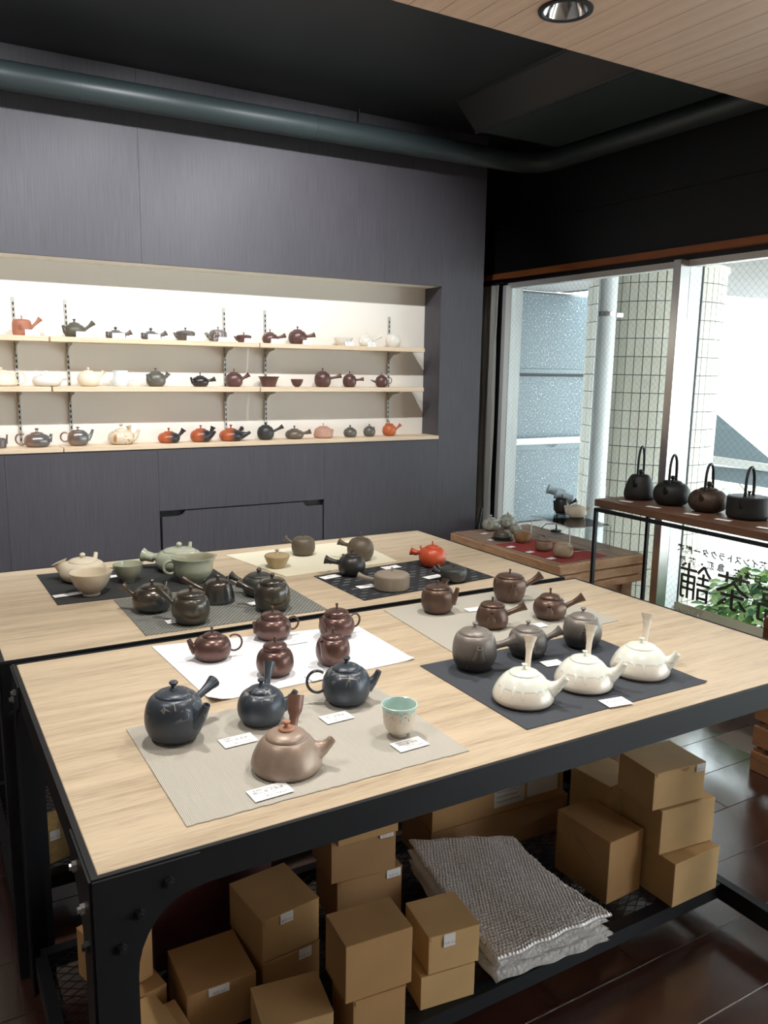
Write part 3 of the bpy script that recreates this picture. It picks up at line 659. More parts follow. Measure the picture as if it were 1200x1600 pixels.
def sweep(mb, P0, P1, P2, radii, seg=12, steps=10, hollow=True, end_t=None):
    pts = []; rr = []; nr = len(radii)-1
    for i in range(steps+1):
        t = i/steps; pts.append(P0*(1-t)**2+P1*2*t*(1-t)+P2*t*t); u = t*nr; k_ = min(int(u), nr-1); f_ = u-k_; f_ = f_*f_*(3-2*f_)*.5+f_*.5
        rr.append(radii[k_]*(1-f_)+radii[k_+1]*f_)
    if hollow:
        d_ = (pts[-1]-pts[-2]).normalized(); e = pts[-1]; re = rr[-1]
        pts += [e+d_*.0004, e-d_*.0006, e-d_*re*1.6]; rr += [re*.90, re*.76, re*.62]
        n0 = len(mb.v)
        # manual frame: keep direction constant through the inward turn
        T_ = []; m2 = len(pts)
        for i in range(m2): T_.append(d_ if i >= steps else (pts[min(i+1, steps)]-pts[max(i-1, 0)]).normalized())
        up = Vector((0, 0, 1)) if abs(T_[0].z) < .9 else Vector((1, 0, 0)); N = T_[0].cross(up).normalized(); vs = []; fs = []
        for i in range(m2):
            N = (N-T_[i]*N.dot(T_[i])).normalized(); B = T_[i].cross(N)
            for k_ in range(seg): a = 2*PI*k_/seg; vs.append(pts[i]+(N*math.cos(a)+B*math.sin(a))*rr[i])
        for i in range(m2-1):
            for k_ in range(seg): k2 = (k_+1) % seg; fs.append((i*seg+k_, i*seg+k2, (i+1)*seg+k2, (i+1)*seg+k_))
        fs.append(tuple(range(seg-1, -1, -1))); fs.append(tuple((m2-1)*seg+k_ for k_ in range(seg)))
        mb.add(vs, fs)
    else: mb.tube(pts, rr, seg)
    return mb
def solve_tip(c, az, tx, ty):
    """point seen at pixel (tx, ty) in the vertical plane through the pot axis with heading az -> (distance, height)"""
    r = ray(tx, ty); d = Vector((math.cos(az), math.sin(az))); nrm = Vector((-d.y, d.x))
    t = (Vector((c.x, c.y))-Vector((0, 0))).dot(nrm)/(r.x*nrm.x+r.y*nrm.y); p = CPOS+r*t
    return (Vector((p.x-c.x, p.y-c.y))).dot(d), p.z-c.z
def pot(label, px_, py_, w, where, kind, m, spout=None, handle=None, knob='button', name='teapot', cat='teapot', lidm=None, knobm=None, seg=36, hm=None, **ov):
    """px_,py_: lowest visible pixel under the pot, w: width in pixels; where: z of the table or ('Y', y, z) for the niche shelves"""
    q = dict(PROF[kind]); q.update(ov)
    if isinstance(where, tuple):
        p = ony(px_, py_, where[1]); p.z = where[2]; R = w/2*depth(p)/CF; seg = 26; c = p.copy()
    else:
        e = onz(px_, py_, where); R = w/2*depth(e)/CF*1.03; a = azim(e); c = e+Vector((math.cos(a), math.sin(a), 0))*(q['foot']*R*.97); R = w/2*depth(c)/CF; c.z = where
    az0 = azim(c)-PI/2        # screen-right at this spot: camera-relative angles: 0 right, 90 away, 180 left, 270 near
    t = thing(name, label, cat, c)
    pr = arc_prof(q['Hb'], q['foot'], q['zm'], q['lr'], q.get('pl', 2.0), q['pu'], R)
    H = q['Hb']*R; lr = q['lr']*R; nk = q.get('neck', 0)*R
    if nk: pr += [(lr*.98, H+nk*.3), (lr, H+nk), (lr*1.04, H+nk*1.1)]
    zt = pr[-1][1]; body = list(pr); body += [(lr*.93, zt), (lr*.90, zt-.004), (0, zt-.004)]
    MB().lathe(body, seg=seg).build('body', m, t)
    lh = q['lid']*R; lw = lr*(.99 if not nk else 1.0)
    L = [(lw*.88, zt-.002), (lw, zt+.0003), (lw*1.0, zt+.0014)]
    for i in range(1, 9):
        a = PI/2*i/8; L.append((lw*math.cos(a)*.985, zt+.0016+lh*math.sin(a)))
    L[-1] = (0, L[-1][1]); top = L[-1][1]
    ld = MB().lathe([(0, zt-.002)]+L, seg=seg).build('lid', lidm or m, t)
    kr = q.get('kr', .15)*R
    K = {'button': [(kr*1.0, -.1), (kr*.62, .35), (kr*.50, .9), (kr*.95, 1.35), (kr*1.05, 1.7), (kr*.85, 1.95), (0, 2.05)],
         'ball': [(kr*.6, -.1), (kr*.45, .25), (kr*.85, .65), (kr*1.05, 1.1), (kr*.85, 1.6), (kr*.4, 1.85), (0, 1.95)],
         'pin': [(kr*.45, -.1), (kr*.38, .8), (kr*.50, 1.6), (kr*.62, 2.0), (kr*.4, 2.35), (0, 2.4)],
         'flare': [(kr*.45, -.1), (kr*.40, .8), (kr*.75, 1.5), (kr*.95, 1.8), (kr*.8, 1.85), (0, 1.6)]}[knob]
    if q.get('ring'):      # separate ring seat under the knob
        rg = q['ring']*R; MB().lathe([(rg, top-lh*.25), (rg*1.02, top+.002), (rg*.9, top+.004), (0, top+.004)], seg=24).build('lid_ring', knobm or m, ld); top += .003
    MB().lathe([(r_, top+z_*kr) for r_, z_ in K], seg=16).build('knob', knobm or lidm or m, ld)
    if spout:
        ang, d_ = spout[0], az0+math.radians(spout[0]); dv = Vector((math.cos(d_), math.sin(d_), 0))
        if len(spout) == 3: L_, zt_ = solve_tip(c, d_, spout[1], spout[2])
        else: L_, zt_ = spout[2]*R, spout[3]*H
        zs = q.get('szs', .50)*H; r0 = r_at(pr, zs)*.86; z2 = Vector((0, 0, 1))
        P0 = dv*r0+z2*zs; P2 = dv*L_+z2*zt_; P1 = dv*(r0+(L_-r0)*.62)+z2*(zs+(zt_-zs)*.22)
        sr = q.get('sr', 1.0)
        MB_ = MB(); sweep(MB_, P0, P1, P2, [.34*R*sr, .22*R*sr, .15*R*sr, .125*R*sr], 12, 8); MB_.build('spout', m, t)
    if handle:
        typ = handle[0]; d_ = az0+math.radians(handle[1]); dv = Vector((math.cos(d_), math.sin(d_), 0)); z2 = Vector((0, 0, 1))
        if typ in ('side', 'step', 'trumpet'):
            if len(handle) == 4 and handle[2] > 20: L_, zt_ = solve_tip(c, d_, handle[2], handle[3])
            else: L_, zt_ = handle[2]*R, handle[3]*H
            zs = q.get('hzs', .62)*H; r0 = r_at(pr, zs)*.90
            P0 = dv*r0+z2*zs; P2 = dv*L_+z2*zt_; P1 = P0.lerp(P2, .5)-z2*(.05*R)
            hr = q.get('hr', 1.0)
            rad = [.16, .13, .135, .175, .25] if typ == 'side' else [.13, .105, .11, .145, .25] if typ == 'trumpet' else [.15, .125, .14, .225, .235, .235]
            b_ = MB(); sweep(b_, P0, P1, P2, [r_*R*hr for r_ in rad], 14, 12, typ != 'step'); b_.build('handle', hm or m, t)
        elif typ == 'ring':
            zc = q.get('rz', .62)*H; rr = q.get('rr', .42)*R; r0 = r_at(pr, zc)*.97; b_ = MB(); pts = []
            for i in range(17):
                a = math.radians(128-256*i/16); pts.append(dv*(r0+rr*.55+rr*math.cos(a)*.95)+z2*(zc+rr*math.sin(a)*1.05))
            b_.tube(pts, q.get('rt', .075)*R, 10); b_.build('handle', hm or m, t)
    return t, c, R, H

def vessel(label, px_, py_, w, where, prof, m, name='tea_bowl', cat='bowl', inner=None, lip=None, handle=None, seg=36):
    """open vessel: prof = outer (r, z) from foot to rim, relative to rim radius"""
    if isinstance(where, tuple):
        c = ony(px_, py_, where[1]); c.z = where[2]; R = w/2*depth(c)/CF; seg = 26
    else:
        e = onz(px_, py_, where); R = w/2*depth(e)/CF; a = azim(e); c = e+Vector((math.cos(a), math.sin(a), 0))*(prof[0][0]*R); R = w/2*depth(c)/CF; c.z = where
    az0 = azim(c)-PI/2; t = thing(name, label, cat, c); out = [(r*R, z*R) for r, z in prof]; th = .0028
    la = None
    def wob(a, z):
        if not lip: return 1
        d_ = math.atan2(math.sin(a-(az0+math.radians(lip))), math.cos(a-(az0+math.radians(lip)))); zr = max(0, (z/out[-1][1]-.72)/.28)
        return 1+.13*math.exp(-(d_/.24)**2)*zr
    MB().lathe([(0, .0015)]+[(out[0][0]*.8, .0015)]+out+[(out[-1][0]-th*.5, out[-1][1]+.0008)], seg=seg, wob=wob).build('body', m, t)
    inn = [(max(0.001, r-th), max(z, .010)) for r, z in out if z > .008][::-1]
    MB().lathe([(out[-1][0]-th*.5, out[-1][1]+.0008)]+inn+[(0, .009)], seg=seg, wob=wob).build('inner_glaze', inner or m, t)
    if handle:
        ang, zc, rr, rt = handle; d_ = az0+math.radians(ang); dv = Vector((math.cos(d_), math.sin(d_), 0)); z2 = Vector((0, 0, 1)); b_ = MB(); pts = []
        zc *= R; rr *= R; r0 = [r for r, z in out if z <= zc+1e-6][-1]
        for i in range(17):
            a = math.radians(125-250*i/16); pts.append(dv*(r0+rr*.5+rr*math.cos(a))+z2*(zc+rr*math.sin(a)))
        b_.tube(pts, rt*R, 10); b_.build('handle', m, t)
    return t, c, R

Tz = Tm
# --- taupe runner, nearest the viewer
pot('large blue-black round side-handled teapot, leftmost on the taupe runner', 274, 1163, 91, Tz, 'round', P_ink, (-38, 323, 1101), ('side', 48, 334, 1064), 'button', hr=1.0, lr=.62, lid=.15, Hb=1.58)
pot('medium blue-black side-handled teapot at middle of the taupe runner back row', 409, 1136, 75, Tz, 'round', P_ink, (5, 462, 1079), ('side', 78, 1.75, 1.42), 'button', Hb=1.38, lr=.58, lid=.18, hr=1.05)
pot('blue-black round teapot with thin ring handle, right on the taupe runner', 541, 1104, 76, Tz, 'round', P_ink, (3, 592, 1048), ('ring', 182), 'button', Hb=1.42, lr=.58, lid=.18, rr=.44, rt=.06)
pot('brown domed low teapot with stubby upright handle and orange knob, nearest of all', 448, 1222, 111, Tz, 'dome', P_brown, (0, 519, 1154), ('step', 75, 1.12, 1.85), 'button', knobm=P_terra, ring=.22, kr=.11, Hb=.92, hzs=.85, hm=P_hand)
vessel('speckled cream tea cup with turquoise drips, on the taupe runner', 623, 1153, 57, Tz, [(.42, 0), (.42, .10), (.52, .16), (.74, .40), (.86, .75), (.90, 1.15), (.92, 1.5), (.97, 1.70), (1.0, 1.80)], P_cup, 'tea_cup', 'cup', P_cupin)
# --- white cloth
pot('squat purple-brown teapot with big ring handle, far left on the white cloth', 332, 1034, 59, Tz, 'squat', P_rust, (188, 295, 1000), ('ring', 8), 'pin', Hb=1.22, rr=.42, rt=.055, kr=.13)
pot('purple-brown teapot with stepped collar and ring handle, back row centre of white cloth', 426, 1001, 58, Tz, 'collar', P_rust, (200, 397, 972), ('ring', 18), 'pin', Hb=1.12, rr=.34, rt=.055, kr=.13, sr=.8, neck=.10)
pot('round purple-brown teapot with wide collar lid, front centre of the white cloth, spout facing viewer', 430, 1058, 59, Tz, 'collar', P_rust, (262, 1.22, 1.25, .82), ('ring', 82), 'pin', Hb=1.36, kr=.13, rr=.3, rt=.055)
pot('purple-brown teapot with domed collar lid, back right of the white cloth', 526, 998, 56, Tz, 'collar', P_rust, (222, 502, 966), ('ring', 30), 'pin', Hb=1.18, rr=.36, rt=.06, kr=.14, lr=.66)
pot('egg-shaped purple-brown teapot, front right of the white cloth', 520, 1041, 54, Tz, 'egg', P_rust, (245, 503, 1003), ('ring', 60), 'pin', Hb=1.58, lid=.22, rr=.3, rt=.055, kr=.14)
# --- beige linen mat
pot('dark brown pot with flat sunken lid and upright cupped handle, left on beige linen', 683, 960, 51.5, Tz, 'bucket', P_side, (-12, 715, 919), ('side', 70, 1.35, 1.15), 'pin', Hb=1.5, kr=.12, lr=.72, zm=.5)
pot('dark brown kyusu standing rearmost on beige linen, cone handle to the right', 795, 942, 51, Tz, 'bucket', P_side, (283, 1.15, 1.2, .82), ('side', 14, 846, 898), 'pin', kr=.13, hr=1.15, Hb=1.5)
pot('pear-shaped brown kyusu with polished lid, front centre of beige linen', 768, 984, 51, Tz, 'pear', P_side, (268, 1.1, 1.15, .85), ('side', 8, 821, 946), 'pin', kr=.13, hr=1.2, Hb=1.34)
pot('squat brown kyusu, rightmost on beige linen', 858, 969, 52, Tz, 'collar', P_side, (268, 1.15, 1.15, .8), ('side', 6, 912, 932), 'pin', Hb=1.22, kr=.14, hr=1.15, neck=.06)
# --- navy cloth
pot('large ash-glazed dark round kyusu, left on navy cloth', 740, 1050, 69, Tz, 'round', P_ash, (282, 1.2, 1.15, .80), ('side', 12, 806, 999), 'button', Hb=1.66, lr=.72, lid=.20, hr=1.2, kr=.13)
pot('small ash-glazed dark kyusu between its two larger round mates on navy cloth', 823, 1029, 61, Tz, 'round', P_ash, (283, 1.15, 1.18, .80), ('side', 18, 877, 984), 'button', Hb=1.36, lr=.66, lid=.18, hr=1.15, kr=.13)
pot('ash-glazed dark ball-shaped kyusu at back right of navy cloth', 908, 1014, 60, Tz, 'round', P_ash, (275, 1.15, 1.2, .80), ('side', 95, 1.5, .8), 'button', Hb=1.56, lr=.66, lid=.20, kr=.14)
for (a_, b_, w_, tip, hl, txt) in ((816, 1111, 96, (884, 1059), 1.12, 'leftmost of the three, front left of the navy cloth'), (910, 1086, 91, (975, 1036), 1.12, 'middle one of the three on the navy cloth'), (998, 1065, 91, (1058, 1021), 1.05, 'rightmost of the three, at right edge of the navy cloth')):
    pot('low cream dripped-glaze teapot, '+txt, a_, b_, w_, Tz, 'dome', P_drip, (-4, *tip), ('trumpet', 82, hl, 1.95), 'flare', Hb=.94, hr=.92, hzs=.80, kr=.10, hm=P_cream, lr=.50, zm=.24, lid=.11)
# --- rear table, black felt
pot('matt cream flattened kyusu on black felt, behind the lipped bowl', 131, 911, 70, Tz, 'flat', P_bisq, (62, 1.35, 1.25, 1.15), ('side', 160, 92, 878), 'ball', Hb=.85, kr=.12, hr=1.45, sr=.7, lr=.62)
vessel('cream bowl with pouring lip, front left on black felt', 143, 932, 63, Tz, [(.42, 0), (.42, .10), (.40, .13), (.62, .30), (.82, .60), (.94, .90), (1.0, 1.14)], P_bowl, 'pouring_bowl', 'bowl', P_bisq, lip=15)
vessel('small pale green tea bowl in middle of black felt', 201, 911, 46, Tz, [(.40, 0), (.42, .10), (.44, .16), (.70, .38), (.86, .70), (.95, 1.0), (1.0, 1.25)], P_celin, 'tea_bowl', 'bowl', P_cel)
pot('flat celadon kyusu behind the celadon pitcher, long handle to upper left', 281, 895, 73, Tz, 'flat', P_cel, (64, 1.2, 1.1, 1.2), ('side', 160, 223, 867), 'ball', Hb=.82, kr=.12, hr=1.25, sr=.6, lr=.7)
vessel('large celadon pitcher bowl with ring handle and spout lip', 303, 912, 67, Tz, [(.52, 0), (.54, .06), (.66, .14), (.84, .38), (.90, .65), (.91, .92), (.96, 1.08), (1.0, 1.16)], P_cel, 'pitcher', 'pitcher', P_celin, lip=12, handle=(188, .72, .30, .075))
# --- grey woven mat
pot('rounded bronze-lustre kyusu, front left on grey woven mat', 239, 958, 61, Tz, 'squat', P_bron, (55, 1.3, 1.2, 1.0), ('side', 166, 191, 914), 'ball', Hb=1.22, lid=.16, kr=.13, hr=.85, lr=.6)
pot('glossy dark jar-shaped kyusu, front centre of grey woven mat', 299, 977, 59, Tz, 'jar', P_jar, (60, 1.2, 1.3, .95), ('side', 152, 246, 919), 'ball', Hb=1.42, kr=.13, hr=.95)
pot('bronze-black kyusu with straight flaring wall and conical lid, centre back of grey woven mat', 341, 946, 52, Tz, 'straight', P_bron, (60, 1.15, 1.2, 1.2), ('side', 160, 285, 904), 'ball', Hb=1.05, lr=.80, kr=.15, hr=.85, sr=.7, lid=.32)
pot('matt black round kyusu half hidden behind the olive jar teapot', 405, 933, 53, Tz, 'round', P_char, None, ('side', 165, 359, 898), 'ball', Hb=1.16, kr=.15, hr=1.1, lr=.7)
pot('glossy olive-black jar-shaped kyusu at right end of grey woven mat', 426, 957, 56, Tz, 'jar', P_jar, (70, 1.15, 1.2, .95), ('side', 152, 372, 911), 'ball', Hb=1.5, kr=.13, hr=1.0)
# --- cream cloth
pot('ochre lidded bowl with round knob on cream cloth', 433, 889, 40, Tz, 'cyl', P_tan, None, None, 'button', 'lidded_bowl', 'bowl', Hb=.95, foot=.56, zm=.96, lr=.96, pl=1.15, lid=.14, kr=.16)
pot('dark olive jar teapot with flat top and small left handle, back of cream cloth', 474, 869, 37, Tz, 'egg', P_olive, None, ('side', 158, 445, 840), 'flare', Hb=1.45, lr=.66, lid=.08, kr=.10, foot=.6)
pot('apple-shaped olive-brown kyusu at right rear of cream cloth', 563, 877, 42, Tz, 'round', P_olive, None, ('side', 163, 529, 846), 'pin', Hb=1.66, lr=.34, lid=.08, kr=.13, hr=1.1)
# --- checked cloth
pot('black round kyusu with wide open handle, at left on checked cloth', 549.5, 901, 43, Tz, 'round', P_blk, (118, 536, 866), ('side', 168, 508, 874), 'pin', Hb=1.42, lr=.55, kr=.13, hr=1.35, sr=.8)
pot('bright vermilion red kyusu on the rear table', 675, 887, 42.5, Tz, 'round', P_red, (125, 657, 853), ('side', 166, 642, 861), 'pin', Hb=1.40, lr=.5, kr=.12, hr=1.25, sr=.7, hzs=.66)
pot('low flat matt-black kyusu beside the red teapot', 708, 911, 42, Tz, 'flat', P_char, (140, 684, 882), ('side', 176, 676, 889), 'ball', Hb=.98, zm=.62, lr=.9, lid=.10, kr=.11, hr=1.2, sr=.8)
pot('flat drum-shaped taupe kyusu, front of checked cloth', 612, 926, 56, Tz, 'drum', P_taupe, (115, 603, 891), ('side', 170, 559, 899), 'pin', kr=.10, hr=.85, hzs=.55, sr=.6)

# ------------------------------------------------------------------ niche shelves
def N(i): return ('Y', YF+.085, ZS[i])
R1 = N(0); R2 = N(1); R3 = N(2); top_ = ' on the top niche shelf'; mid_ = ' on the middle niche shelf'; low_ = ' on the lowest niche shelf'
pot('reddish clay cylindrical kyusu, leftmost'+top_, 35, 522, 29, R1, 'cyl', P_rc, (262, 1.0, 1.15, .7), ('side', 10, 63, 498), 'pin', Hb=1.62, hr=1.2, hzs=.55)
pot('dark olive kyusu with raised lid'+top_+', by second rail', 117, 525, 33, R1, 'squat', P_do, (205, 1.0, 1.12, .9), ('side', 10, 146, 504), 'button', Hb=1.2, hr=1.15)
pot('low dark kyusu with card, third pot from left'+top_, 181, 528, 31, R1, 'pancake', P_gun, (215, 1., 1.05, .9), ('side', 8, 205, 519), 'ball', hr=1.2, zm=.3, kr=.17)
pot('low dark kyusu with card, fourth pot from left'+top_, 236, 529, 31, R1, 'pancake', P_gun, (215, 1., 1.05, .9), ('side', 8, 260, 520), 'ball', hr=1.2, zm=.3, kr=.17)
pot('grey lidded tea bowl with overhanging rim'+top_, 290, 530.5, 30, R1, 'cyl', P_gun, (188, 1., 1.18, .98), None, 'flare', 'lidded_bowl', 'bowl', Hb=.85, foot=.75, zm=.9, lr=.96, pl=1.3, lid=.2, sr=.8)
pot('dark lidded pot with silver pattern and big beak spout'+top_, 341, 533, 27, R1, 'cyl', pot_mat('silver_patterned_dark', (.09, .07, .065), (.12, .09, .08), .4, ns=6, speck=(160, .56, (.45, .43, .40))), (184, 321, 520), None, 'flare', Hb=1.15, foot=.85, zm=.7, lr=.9, lid=.25, sr=1.3, szs=.5)
pot('small plum-brown lidded bowl with side grip'+top_, 381, 535.5, 24, R1, 'cyl', P_pb, (185, 1., 1.2, .98), None, 'flare', 'lidded_bowl', 'bowl', Hb=.85, foot=.7, zm=.92, lr=.95, pl=1.3, lid=.15, sr=.8)
pot('plum-brown kyusu left of its taller twin'+top_, 422, 538, 25, R1, 'squat', P_pb, (235, 1, 1.1, .75), ('side', 6, 446, 524), 'pin', Hb=1.2, hr=1.3)
pot('tall plum-brown kyusu, rightmost dark pot'+top_, 465, 539.5, 29, R1, 'round', P_pb, (240, 1, 1.1, .7), ('side', 6, 492, 523), 'flare', Hb=1.42, hr=1.2)
vessel('white low bowl'+top_, 536, 542, 29, R1, [(.5, 0), (.75, .25), (.92, .5), (1.0, .86)], P_wht, 'tea_bowl', 'bowl', lip=10)
pot('white kyusu with raised handle'+top_, 572, 543, 23, R1, 'squat', P_wht, (215, 1., 1.1, .9), ('side', 12, 596, 525), 'pin', Hb=1.3, hr=.9)
vessel('white globular spouted jug, rightmost'+top_, 614, 544.5, 24.5, R1, [(.55, 0), (.88, .3), (1.0, .75), (.95, 1.15), (.72, 1.5), (.66, 1.58)], P_wht, 'spouted_jug', 'jug', lip=200)
for i, (cx_, cy_, w_) in enumerate(((51, 519.5, 21), (130, 523, 20), (186, 524.5, 19), (241.5, 526.5, 19), (301, 528.5, 17), (350, 531, 16), (390, 533.5, 15), (432, 535.5, 16), (481, 537.5, 15), (546, 540, 14), (581, 540.5, 14))):
    nm = ['the reddish clay kyusu', 'the dark olive kyusu', 'the third pot', 'the fourth pot', 'the grey lidded bowl', 'the silver-patterned pot', 'the small plum lidded bowl', 'the shorter plum-brown kyusu', 'the tall plum-brown kyusu', 'the white low bowl', 'the white kyusu'][i]
    p = ony(cx_, cy_, YF+.022); ww = w_*depth(p)/CF
    t = thing('shelf_card', 'white folded price card in front of %s, top shelf' % nm, 'price card', (p.x, YF+.022, ZS[0]))
    hh = ww*.44; b_ = MB(); b_.add([(-ww/2, 0, .0002), (ww/2, 0, .0002), (ww/2, .006, hh), (-ww/2, .006, hh), (-ww/2, .018, .0002), (ww/2, .018, .0002)], [(0, 1, 2, 3), (3, 2, 5, 4)])
    o = b_.build('paper', M_card, t, False)
    for zz, s_, tx in ((.72, .0035, '常滑焼 急須'), (.38, .005, '税込 8,800円')):
        me = text_mesh(tx, s_*ww/.045, M_ink, 0); inst('printed_line', me, t, (0, .006*zz-.0004, hh*zz), (math.radians(90-math.degrees(math.atan2(.006, hh))), 0, 0))
# middle row
pot('wide cream mound teapot with loop handle at photo left edge'+mid_, 3, 601, 46, R2, 'mound', P_crm, None, ('ring', 5), 'ball', Hb=.92, rr=.40, rt=.05, kr=.09)
pot('flat white kyusu with handle behind'+mid_, 73, 601, 42, R2, 'pancake', P_wht, (20, 1, 1.15, .8), ('side', 30, 101, 590), 'ball', Hb=.82, zm=.45, kr=.1, hr=.8, lid=.12)
pot('round cream kyusu with collar lid'+mid_, 139, 602, 34, R2, 'round', P_crm, None, ('side', 12, 162, 580), 'ball', Hb=1.28, hr=.95, kr=.13)
vessel('bluish-white porcelain handled jug'+mid_, 189, 603, 25, R2, [(.72, 0), (.92, .2), (1.0, .65), (.96, 1.15), (.88, 1.6), (.90, 1.95)], P_blw, 'jug', 'jug', handle=(2, 1.2, .42, .08))
pot('grey smoked round kyusu with spout to near left'+mid_, 244, 603, 30, R2, 'round', P_gg, (222, 1, 1.15, .9), ('side', 8, 263, 583), 'button', Hb=1.4, hr=1.2)
pot('small black kyusu with white brush marks'+mid_, 313, 603.6, 26, R2, 'flat', P_wmk, (200, 1, 1.15, .95), ('side', 10, 336, 592), 'pin', Hb=1.15, hr=1.3, kr=.15)
pot('purple-brown kyusu beside the flared bowl'+mid_, 366, 604.5, 27, R2, 'round', P_pb, (240, 1, 1.15, .8), ('side', 8, 389, 585), 'pin', Hb=1.5, hr=1.3)
vessel('flared dark brown water-cooling bowl'+mid_, 420, 605.5, 34, R2, [(.58, 0), (.60, .02), (.72, .4), (.90, .85), (1.0, .93)], P_pb, 'flared_bowl', 'bowl')
vessel('little dark brown tea cup'+mid_, 464, 606, 20, R2, [(.34, 0), (.36, .08), (.62, .22), (.86, .7), (1.0, 1.18)], P_pb, 'tea_cup', 'cup')
pot('brown kyusu with oval spout base, right of little cup'+mid_, 504, 607, 26, R2, 'round', P_pb, (255, 1, 1.12, .7), ('side', 6, 533, 587), 'pin', Hb=1.7, hr=1.2, sr=1.3)
pot('brown kyusu, smaller one of the pair near right end'+mid_, 546, 607, 21.5, R2, 'round', P_pb, (255, 1, 1.12, .7), ('side', 8, 568, 592), 'pin', Hb=1.7, hr=1.2, sr=1.3)
pot('little brown ball teapot with S spout and loop handle, rightmost'+mid_, 596, 607, 19.5, R2, 'round', P_pb, (183, 579.5, 593.5), ('ring', 3), 'pin', Hb=1.72, rr=.45, rt=.07, sr=.7)
# lowest row
pot('dark grey teapot cut by left photo edge'+low_, 0, 694, 19, R3, 'cyl', P_gun, (3, 11, 679), None, 'pin', Hb=1.5)
pot('low silver-brown teapot with loop handle to the left'+low_, 58.5, 693, 39, R3, 'flat', P_silv, (5, 80, 678), ('ring', 178), 'button', Hb=1.02, rr=.42, rt=.07, sr=.9)
pot('rounder silver-brown teapot with loop handle'+low_, 122.5, 692, 32, R3, 'round', P_silv, (3, 145, 671), ('ring', 180), 'button', Hb=1.36, rr=.42, rt=.08, lid=.14, lr=.66)
pot('cream teapot with orange blush and upright handle'+low_, 190, 690, 41, R3, 'squat', P_cro, (-8, 217, 671), ('side', 35, 201, 665), 'button', Hb=1.02, hr=.9, hzs=.8)
pot('orange and black fired kyusu, left of three'+low_, 264, 688, 34, R3, 'pancake', P_two, None, ('side', 15, 287, 671), 'flare', Hb=.92, hr=1.1)
pot('orange and black fired kyusu, middle of three'+low_, 314, 687, 33, R3, 'flat', P_two, (-25, 336, 674), ('side', 20, 333, 667), 'flare', Hb=1.1, hr=1.1)
pot('wide orange-and-black long-spouted teapot'+low_, 361, 686, 37, R3, 'pancake', P_two, (-2, 391, 675), ('side', 60, 378, 669), 'flare', Hb=.92, hr=.8)
pot('slate-black kyusu with cone handle'+low_, 415, 685, 26.5, R3, 'round', P_char, (250, 1, 1.1, .8), ('side', 8, 442, 666), 'ball', Hb=1.55, hr=1.15)
pot('flattened olive-grey kyusu'+low_, 460, 684, 29, R3, 'pancake', P_oli2, None, ('side', -12, 485, 674), 'flare', Hb=.95, hr=1.2)
pot('pinkish clay mound-shaped pot'+low_, 505, 683.5, 30, R3, 'mound', P_pink, (20, 1, 1.05, .8), None, 'pin', Hb=1.08, lid=.12, kr=.12)
pot('small dark squat lidded pot, left of dark pair'+low_, 547, 682.5, 21, R3, 'squat', P_gg, None, None, 'ball', 'lidded_pot', 'pot', Hb=1.25, kr=.16)
pot('small dark round lidded pot, right of dark pair'+low_, 577, 681, 19, R3, 'round', P_gg, (40, 1, 1.0, 1.0), None, 'ball', 'lidded_pot', 'pot', Hb=1.5, kr=.16)
pot('small bright orange kyusu, rightmost'+low_, 608, 680.5, 22, R3, 'round', pot_mat('orange_clay', (.50, .12, .035), (.55, .15, .05), .45), (250, 1, 1.0, .7), ('side', 8, 626, 663), 'pin', Hb=1.45, neck=.1, lr=.6, hr=1.1)

# ------------------------------------------------------------------ cartons under the tables
def cardm(name, c): 
    m = mat(name, c, .75); v = coords(m); setc(m, ramp(m, noise(m, v, 6, 4), [(.35, scl(c, .9)), (.65, scl(c, 1.06))])); bump(m, noise(m, coords(m, (4, 220, 4)), 2, 2), .06, .0005); return m
K1 = cardm('kraft_board', (.40, .225, .088)); K2 = cardm('pale_kraft', (.50, .315, .135)); K3 = cardm('brown_kraft', (.34, .185, .078))
M_stick = mat('white_sticker', (.70, .67, .64), .6)
KS = (CAMH-SZ)/(CAMH-.0775)
def carton(label, x, y, z, w, d, h, ang=0, m=K1, sticker=None, st_side='front', flap=True, name='carton', tab=False, group=None):
    """x, y: near-left corner at height z; ang turns it about that corner"""
    k_ = KS; x, y, w, d, h = x*k_, y*k_, w*k_, d*k_, h*k_; z = CAMH-(CAMH-z)*k_; sticker = sticker and (sticker[0], sticker[1], sticker[2]*k_, sticker[3]*k_)
    a = math.radians(ang); t = thing(name, label, 'box', (x, y, z+.0006), a, group)
    b = MB().cbox(0, 0, 0, w, d, h-.0022, .0012).build('body', m, t, False)
    if flap:
        l = MB(); l.cbox(-.0004, -.0016, h-.0024, w+.0004, d, h, .0006); l.box(w*.04, -.0022, h-.012, w*.96, -.0006, h-.001)
        l.build('lid', m, t, False)
    if tab: MB().prism([(w*.58+.014*math.cos(PI*i/8), h-.003-.010*math.sin(PI*i/8)) for i in range(9)], -.0030, -.0022, 'y').build('finger_tab', K3, t, False)
    if sticker is not None:
        sx, sz, sw, sh = sticker
        s_ = MB().box(sx*w, -.0034, h*sz-sh, sx*w+sw, -.0024, h*sz).build('sticker', M_stick, t, False)
        me = text_mesh('急須 16.5', .007, M_ink, 0); inst('printed_line', me, s_, (sx*w+sw/2, -.0036, h*sz-sh*.72), (PI/2, 0, 0))
    return t
Q = .0775
K_ = carton('brown carton at right end of front shelf, lowest of a leaning stack of three', 1.752, 1.352, Q, .187, .17, .135, 0, K2, flap=False)
carton('brown carton in middle of the right-hand stack of three', 1.742, 1.402, Q+.1362, .200, .17, .137, -6, K2, flap=False)
carton('topmost carton of the right-hand stack with white sticker on its edge', 1.712, 1.412, Q+.2744, .188, .145, .112, -6, K2, (.80, .99, .034, .022), tab=True)
